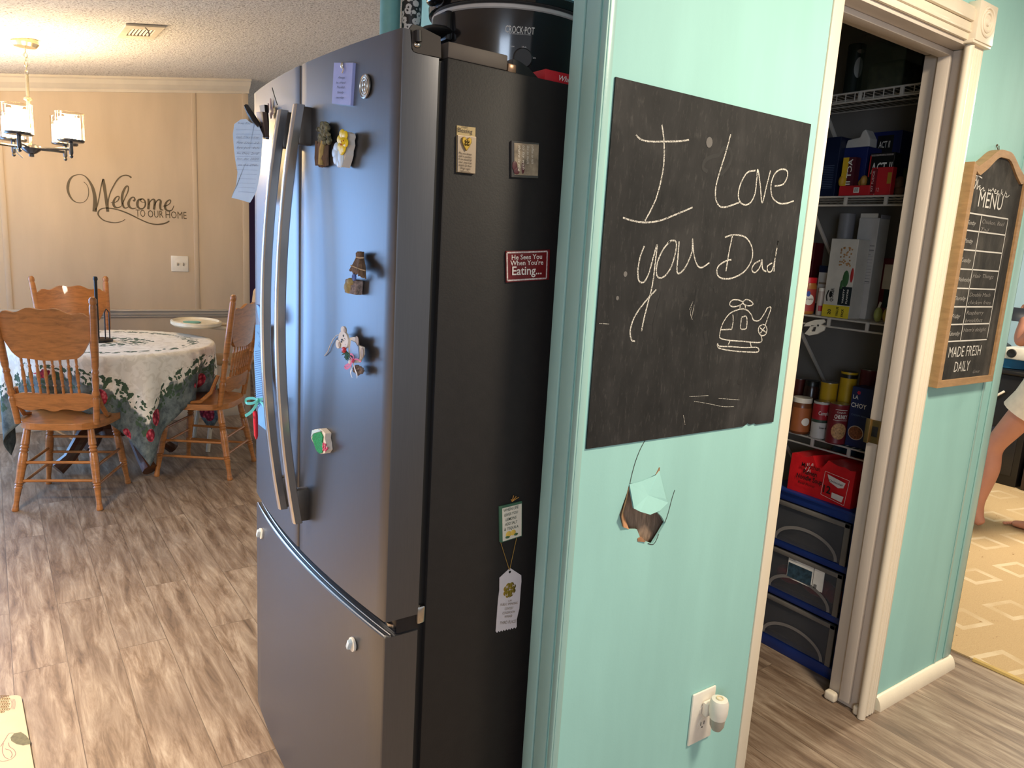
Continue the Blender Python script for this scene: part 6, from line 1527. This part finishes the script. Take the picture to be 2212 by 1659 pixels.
MB().tube([(LX - .075, LY - .17, HZ - .01), (LX - .068, LY - .175, HZ - .04), (LX - .045, LY - .18, HZ - .065)], .0022, 6).build('loose_wire', BLACKP, t)

# printed kitchen mat at the lower left
A = at(45, 1497, 'z', .008); B = at(74, 1659, 'z', .008); ed = (B - A); ed.z = 0; ed.normalize(); pr = V((ed.y, -ed.x, 0))
if pr.x > 0: pr = -pr
t = thing('kitchen_mat', 'cream kitchen mat printed with vegetables at the lower left floor', 'mat', (A.x - .2, A.y - .3, 0))
L_ = 1.1; Wd = .48; rc = .03; lp = [A + pr * rc]
for k in range(1, 6): u = k / 6 * math.pi / 2; lp.append(A + pr * (rc - rc * math.sin(u)) + ed * (rc - rc * math.cos(u)))
lp += [A + ed * rc, A + ed * L_, A + ed * L_ + pr * Wd, A + pr * Wd]
for p in lp: p.z = .0
MB().prism(lp, (0, 0, .009)).build('mat_pad', mat('cream_vinyl', (184, 160, 128), .5, 0, .04), t, bevel=.003)
MZ = .0092
def fz(x, y): return at(x / 8.193, 1459 + y / 8.193, 'z', MZ)
ol = mat('olive_print', (96, 88, 56), .6, 0, .25, 90)
mb = MB(); pod = [(185, 1100), (250, 1025), (370, 1000), (460, 1060), (540, 1160), (530, 1215), (410, 1240), (290, 1215), (200, 1160)]
mb.add([fz(*p) for p in pod] + [fz(360, 1130)], [[i, (i + 1) % 9, 9] for i in range(9)]); mb.build('pea_pod_print', ol, t)
mb = MB()
for st in ([(10, 1260), (80, 1150), (160, 1030), (250, 1020)], [(150, 1190), (170, 1260), (250, 1320), (275, 1400), (200, 1480), (60, 1520), (0, 1510)], [(60, 1200), (40, 1330), (80, 1440), (150, 1480)], [(90, 1300), (180, 1330), (215, 1400), (190, 1460)]): mb.ribbon([fz(*p) for p in st], .0016, UP, .0002)
mb.build('garlic_print', mat('mauve_print', (132, 96, 88), .6), t)
mb = MB()
for k in range(26):
    x = 10 + 40 * (k % 4) + (15 if (k // 4) % 2 else 0); y = 370 + 46 * (k // 4); c = fz(x, y); mb.tube([c + V((.0042 * math.cos(q), .0042 * math.sin(q), 0)) for q in [i * .785 for i in range(8)]], .0009, 5, True)
mb.build('corn_print', mat('brown_print', (110, 84, 44), .6), t)
mb = MB()
for k in range(4): mb.ribbon([fz(185 + 24 * k, 420), fz(210 + 20 * k, 500), fz(190 + 22 * k, 600)], .0010, UP, .0002)
mb.build('script_print', mat('mauve_print', (132, 96, 88), .6), t)

# ================================================================== LIVING ROOM
SKIN = mat('skin', (196, 136, 110), .5, 0, .06, 12)
per = thing('person', 'barefoot person in cream shorts and dark green shirt walking and holding a phone', 'person', (4.70, 1.5, .006))
J = {}; EDG = []
def jt(n, p, r): J[n] = (p, r)
jt('pelvis', (4.70, 1.51, .90), (.125, .10)); jt('spine', (4.70, 1.50, 1.06), (.115, .09)); jt('chest', (4.70, 1.455, 1.24), (.13, .10)); jt('upchest', (4.70, 1.45, 1.34), (.09, .07)); jt('neck', (4.70, 1.46, 1.41), (.048, .048)); jt('jaw', (4.70, 1.485, 1.48), (.062, .07)); jt('head', (4.70, 1.48, 1.56), (.075, .09)); jt('crown', (4.70, 1.475, 1.63), (.055, .07))
for sd, sx in (('l', -1), ('r', 1)):
    if sd == 'l': hip, kn, an, he, ba, to = (4.61, 1.525, .85), (4.595, 1.722, .485), (4.565, 1.735, .085), (4.565, 1.690, .036), (4.565, 1.85, .034), (4.565, 1.915, .026)
    else: hip, kn, an, he, ba, to = (4.79, 1.50, .85), (4.805, 1.45, .475), (4.82, 1.42, .085), (4.82, 1.385, .036), (4.82, 1.56, .034), (4.82, 1.635, .026)
    th_ = V(hip).lerp(V(kn), .5); cf = V(kn).lerp(V(an), .32) - V((0, .018, 0)); lo_ = V(kn).lerp(V(an), .75)
    jt('hip' + sd, hip, (.085, .085)); jt('thigh' + sd, tuple(th_), (.072, .072)); jt('knee' + sd, kn, (.052, .054)); jt('calf' + sd, tuple(cf), (.054, .056)); jt('shin' + sd, tuple(lo_), (.036, .036)); jt('ankle' + sd, an, (.031, .034)); jt('heel' + sd, he, (.028, .030)); jt('ball' + sd, ba, (.036, .026)); jt('toe' + sd, to, (.030, .017))
    EDG += [('pelvis', 'hip' + sd), ('hip' + sd, 'thigh' + sd), ('thigh' + sd, 'knee' + sd), ('knee' + sd, 'calf' + sd), ('calf' + sd, 'shin' + sd), ('shin' + sd, 'ankle' + sd), ('ankle' + sd, 'heel' + sd), ('ankle' + sd, 'ball' + sd), ('ball' + sd, 'toe' + sd)]
    if sd == 'l': shd, el, wr, pa = (4.545, 1.45, 1.325), (4.500, 1.650, 1.090), (4.545, 1.662, 1.205), (4.565, 1.672, 1.235)
    else: shd, el, wr, pa = (4.855, 1.45, 1.325), (4.90, 1.58, 1.10), (4.76, 1.62, 1.19), (4.70, 1.630, 1.225)
    jt('shoulder' + sd, shd, (.052, .052)); jt('elbow' + sd, el, (.038, .038)); jt('fore' + sd, tuple(V(el).lerp(V(wr), .35)), (.036, .036)); jt('wrist' + sd, wr, (.024, .026)); jt('palm' + sd, pa, (.026, .020))
    EDG += [('upchest', 'shoulder' + sd), ('shoulder' + sd, 'elbow' + sd), ('elbow' + sd, 'fore' + sd), ('fore' + sd, 'wrist' + sd), ('wrist' + sd, 'palm' + sd)]
EDG += [('pelvis', 'spine'), ('spine', 'chest'), ('chest', 'upchest'), ('upchest', 'neck'), ('neck', 'jaw'), ('jaw', 'head'), ('head', 'crown')]
PM = ROOTM[per.name].inverted(); keys = list(J); me = bpy.data.meshes.new('body')
me.from_pydata([tuple(PM @ V(J[k][0])) for k in keys], [(keys.index(a), keys.index(b)) for a, b in EDG], [])
body = bpy.data.objects.new('body', me); COL.objects.link(body); body.parent = per; ROOTM['body'] = ROOTM[per.name]
sk = body.modifiers.new('skin', 'SKIN'); sk.use_smooth_shade = True
for i, k in enumerate(keys):
    v = me.skin_vertices[0].data[i]; v.radius = J[k][1]; v.use_root = (k == 'pelvis')
body.modifiers.new('sub', 'SUBSURF').levels = 2; body.modifiers['sub'].render_levels = 2
me.materials.append(SKIN)
dg = bpy.context.evaluated_depsgraph_get(); dg.update()
bm_ = bpy.data.meshes.new_from_object(body.evaluated_get(dg)); body.modifiers.clear(); body.data = bm_
# fingers, thumb, nose and ears join the same skin mesh
ex = MB()
for sd, sx in (('l', 1), ('r', -1)):
    pa = V(J['palm' + sd][0]); wr = V(J['wrist' + sd][0]); f = (pa - wr).normalized(); side = V((0, 1, 0))
    for k in range(4):
        o_ = pa + V((0, -.022 + .015 * k, .004)); c1 = V((sx * .020, 0, .020)); L_ = (.9, 1.05, 1.0, .8)[k]
        ex.tube([o_, o_ + f * .022 * L_, o_ + f * .034 * L_ + c1 * .7, o_ + f * .036 * L_ + c1 * 1.5], [.0085, .008, .0075, .006], 8)
    ex.tube([pa + V((0, .016, -.018)), pa + V((sx * .012, .032, .004)), pa + V((sx * .030, .030, .024))], [.010, .009, .007], 8)
for (l, z_) in ((1, 0),): ex.ell((4.70, 1.575, 1.535), .011, .016, .018, 7)
for sx in (-1, 1): ex.ell((4.70 + sx * .078, 1.47, 1.545), .008, .016, .028, 7)
for sd in ('l', 'r'):
    b_ = V(J['toe' + sd][0])
    for k in range(5): ex.ell(b_ + V(((-.026 + .013 * k) * (1 if sd == 'r' else -1), .024 - .006 * k, -.006)), .0085 if k else .011, .013, .009, 6)
bm = bmesh.new(); bm.from_mesh(body.data); base = [bm.verts.new(PM @ p) for p in ex.v]
for f_ in ex.f:
    try: fa = bm.faces.new([base[i] for i in f_]); fa.smooth = True
    except ValueError: pass
bm.to_mesh(body.data); bm.free()
def rings(mb, rs, n=28):
    vs = [V((c[0] + a * math.cos(2 * math.pi * k / n), c[1] + b * math.sin(2 * math.pi * k / n), c[2])) for c, a, b in rs for k in range(n)]
    mb.add(vs, [[i * n + k, i * n + (k + 1) % n, (i + 1) * n + (k + 1) % n, (i + 1) * n + k] for i in range(len(rs) - 1) for k in range(n)], True); return mb
mb = rings(MB(), [((4.70, 1.505, .885), .195, .150), ((4.70, 1.495, .97), .180, .138), ((4.70, 1.48, 1.08), .165, .125), ((4.70, 1.455, 1.22), .180, .135), ((4.70, 1.45, 1.33), .165, .110), ((4.70, 1.455, 1.385), .085, .075)])
for sd in ('l', 'r'):
    s_, e_ = V(J['shoulder' + sd][0]), V(J['elbow' + sd][0]); mb.tube([s_.lerp(V((4.70, 1.45, 1.32)), .35), s_, s_.lerp(e_, .45)], [.065, .068, .058], 14)
mb.build('shirt', mat('dark_green_shirt', (58, 76, 62), .9, 0, .1, 40), per)
mb = rings(MB(), [((4.70, 1.51, .935), .172, .136), ((4.70, 1.51, .86), .196, .152), ((4.70, 1.51, .80), .200, .155)])
for sd in ('l', 'r'):
    h_, k_ = V(J['hip' + sd][0]), V(J['knee' + sd][0]); mb.tube([h_ + UP * .02, h_.lerp(k_, .18), h_.lerp(k_, .40)], [.108, .108, .112], 18)
mb.build('shorts', mat('cream_shorts', (240, 228, 206), .9, 0, .06, 30), per)
mb = MB().ell((4.70, 1.465, 1.585), .090, .105, .085, 12).tube([(4.70, 1.41, 1.60), (4.70, 1.375, 1.50), (4.70, 1.37, 1.38)], [.06, .055, .02], 12); mb.build('hair', mat('brown_hair', (70, 48, 34), .6, 0, .3, 120), per)
mb = MB()
for sx in (-1, 1): mb.ell((4.70 + sx * .030, 1.562, 1.557), .010, .006, .006, 6)
mb.build('eyes', mat('dark_eyes', (40, 30, 26), .3), per)
MB().ell((4.70, 1.556, 1.492), .022, .008, .006, 7).build('mouth', mat('lips', (168, 92, 84), .5), per)
o = MB().obox(at(2211, 681, 'x', 4.553), (.030, -.068, -.004), (-.008, -.0035, .0), (.010, .0, .036), .004).build('phone', mat('dark_phone', (52, 58, 68), .3)); tag(o, 'dark smartphone held up by the person in shorts', 'phone')

# black stand, bin, projector, slanted speaker, sofa
t = thing('media_stand', 'black media stand against the light blue living room wall', 'cabinet', (5.95, 2.2, .006))
MB().box(5.72, 6.28, 1.96, 2.95, .006, .775, .01).build('carcass', BLACKP, t)
MB().box(5.70, 6.29, 1.94, 2.97, .775, .80, .006).build('top', BLACKP, t)
MB().box(5.714, 5.72, 2.0, 2.45, .08, .40, .002).build('front_panel', mat('dark_panel', (34, 32, 32), .3), t)
bp = at(2176, 803, 'x', 5.88)
o = MB().lathe([(.095, 0), (.105, .004), (.11, .066), (.112, .070)], (5.95, bp.y, .8005), (0, 0, 1), 28).build('blue_bin', mat('blue_tub', (52, 128, 176), .4)); tag(o, 'blue round tub on the black stand under the projector', 'tub')
t = thing('projector', 'white box projector with round black lens on top of the blue tub', 'projector', (5.92, 2.1, .8715))
MB().box(5.80, 6.02, 1.86, 2.215, .8715, .955, .012).build('housing', WPLAST, t)
MB().lathe([(.030, 0), (.030, .004), (.026, .008), (0, .004)], (5.799, 2.160, .915), NXm, 24).build('lens', BLK, t)
o = MB().prism([at(x, y, 'x', 6.08) for x, y in ((2159, 738), (2171, 746), (2178, 758), (2166, 795), (2160, 812), (2130, 812), (2140, 760))], (.10, 0, 0)).lift(.8005).build('tilted_speaker', BLACKP); tag(o, 'black slanted speaker behind the wall edge on the black stand', 'speaker')
t = thing('sofa', 'dark brown leather sofa end behind the person at the right edge', 'sofa', (6.0, 1.0, .006))
LEA = mat('brown_leather', (64, 46, 38), .35, 0, .15, 20, .15, 60)
MB().box(5.70, 6.28, -.4, 1.93, .006, .20, .02).build('base', LEA, t)
MB().box(5.66, 6.28, -.4, 1.90, .205, .40, .07, 4).build('seat_cushion', LEA, t)
MB().box(6.06, 6.28, -.4, 1.90, .36, .88, .07, 4).build('backrest', LEA, t)
o = MB().tube([(5.66, 2.30, .56), (5.66, 2.24, .575), (5.66, 2.18, .60), (5.69, 2.12, .66)], .008, 8).build('white_cable', WPLAST); tag(o, 'short white cable sticking out in front of the black stand', 'cable')
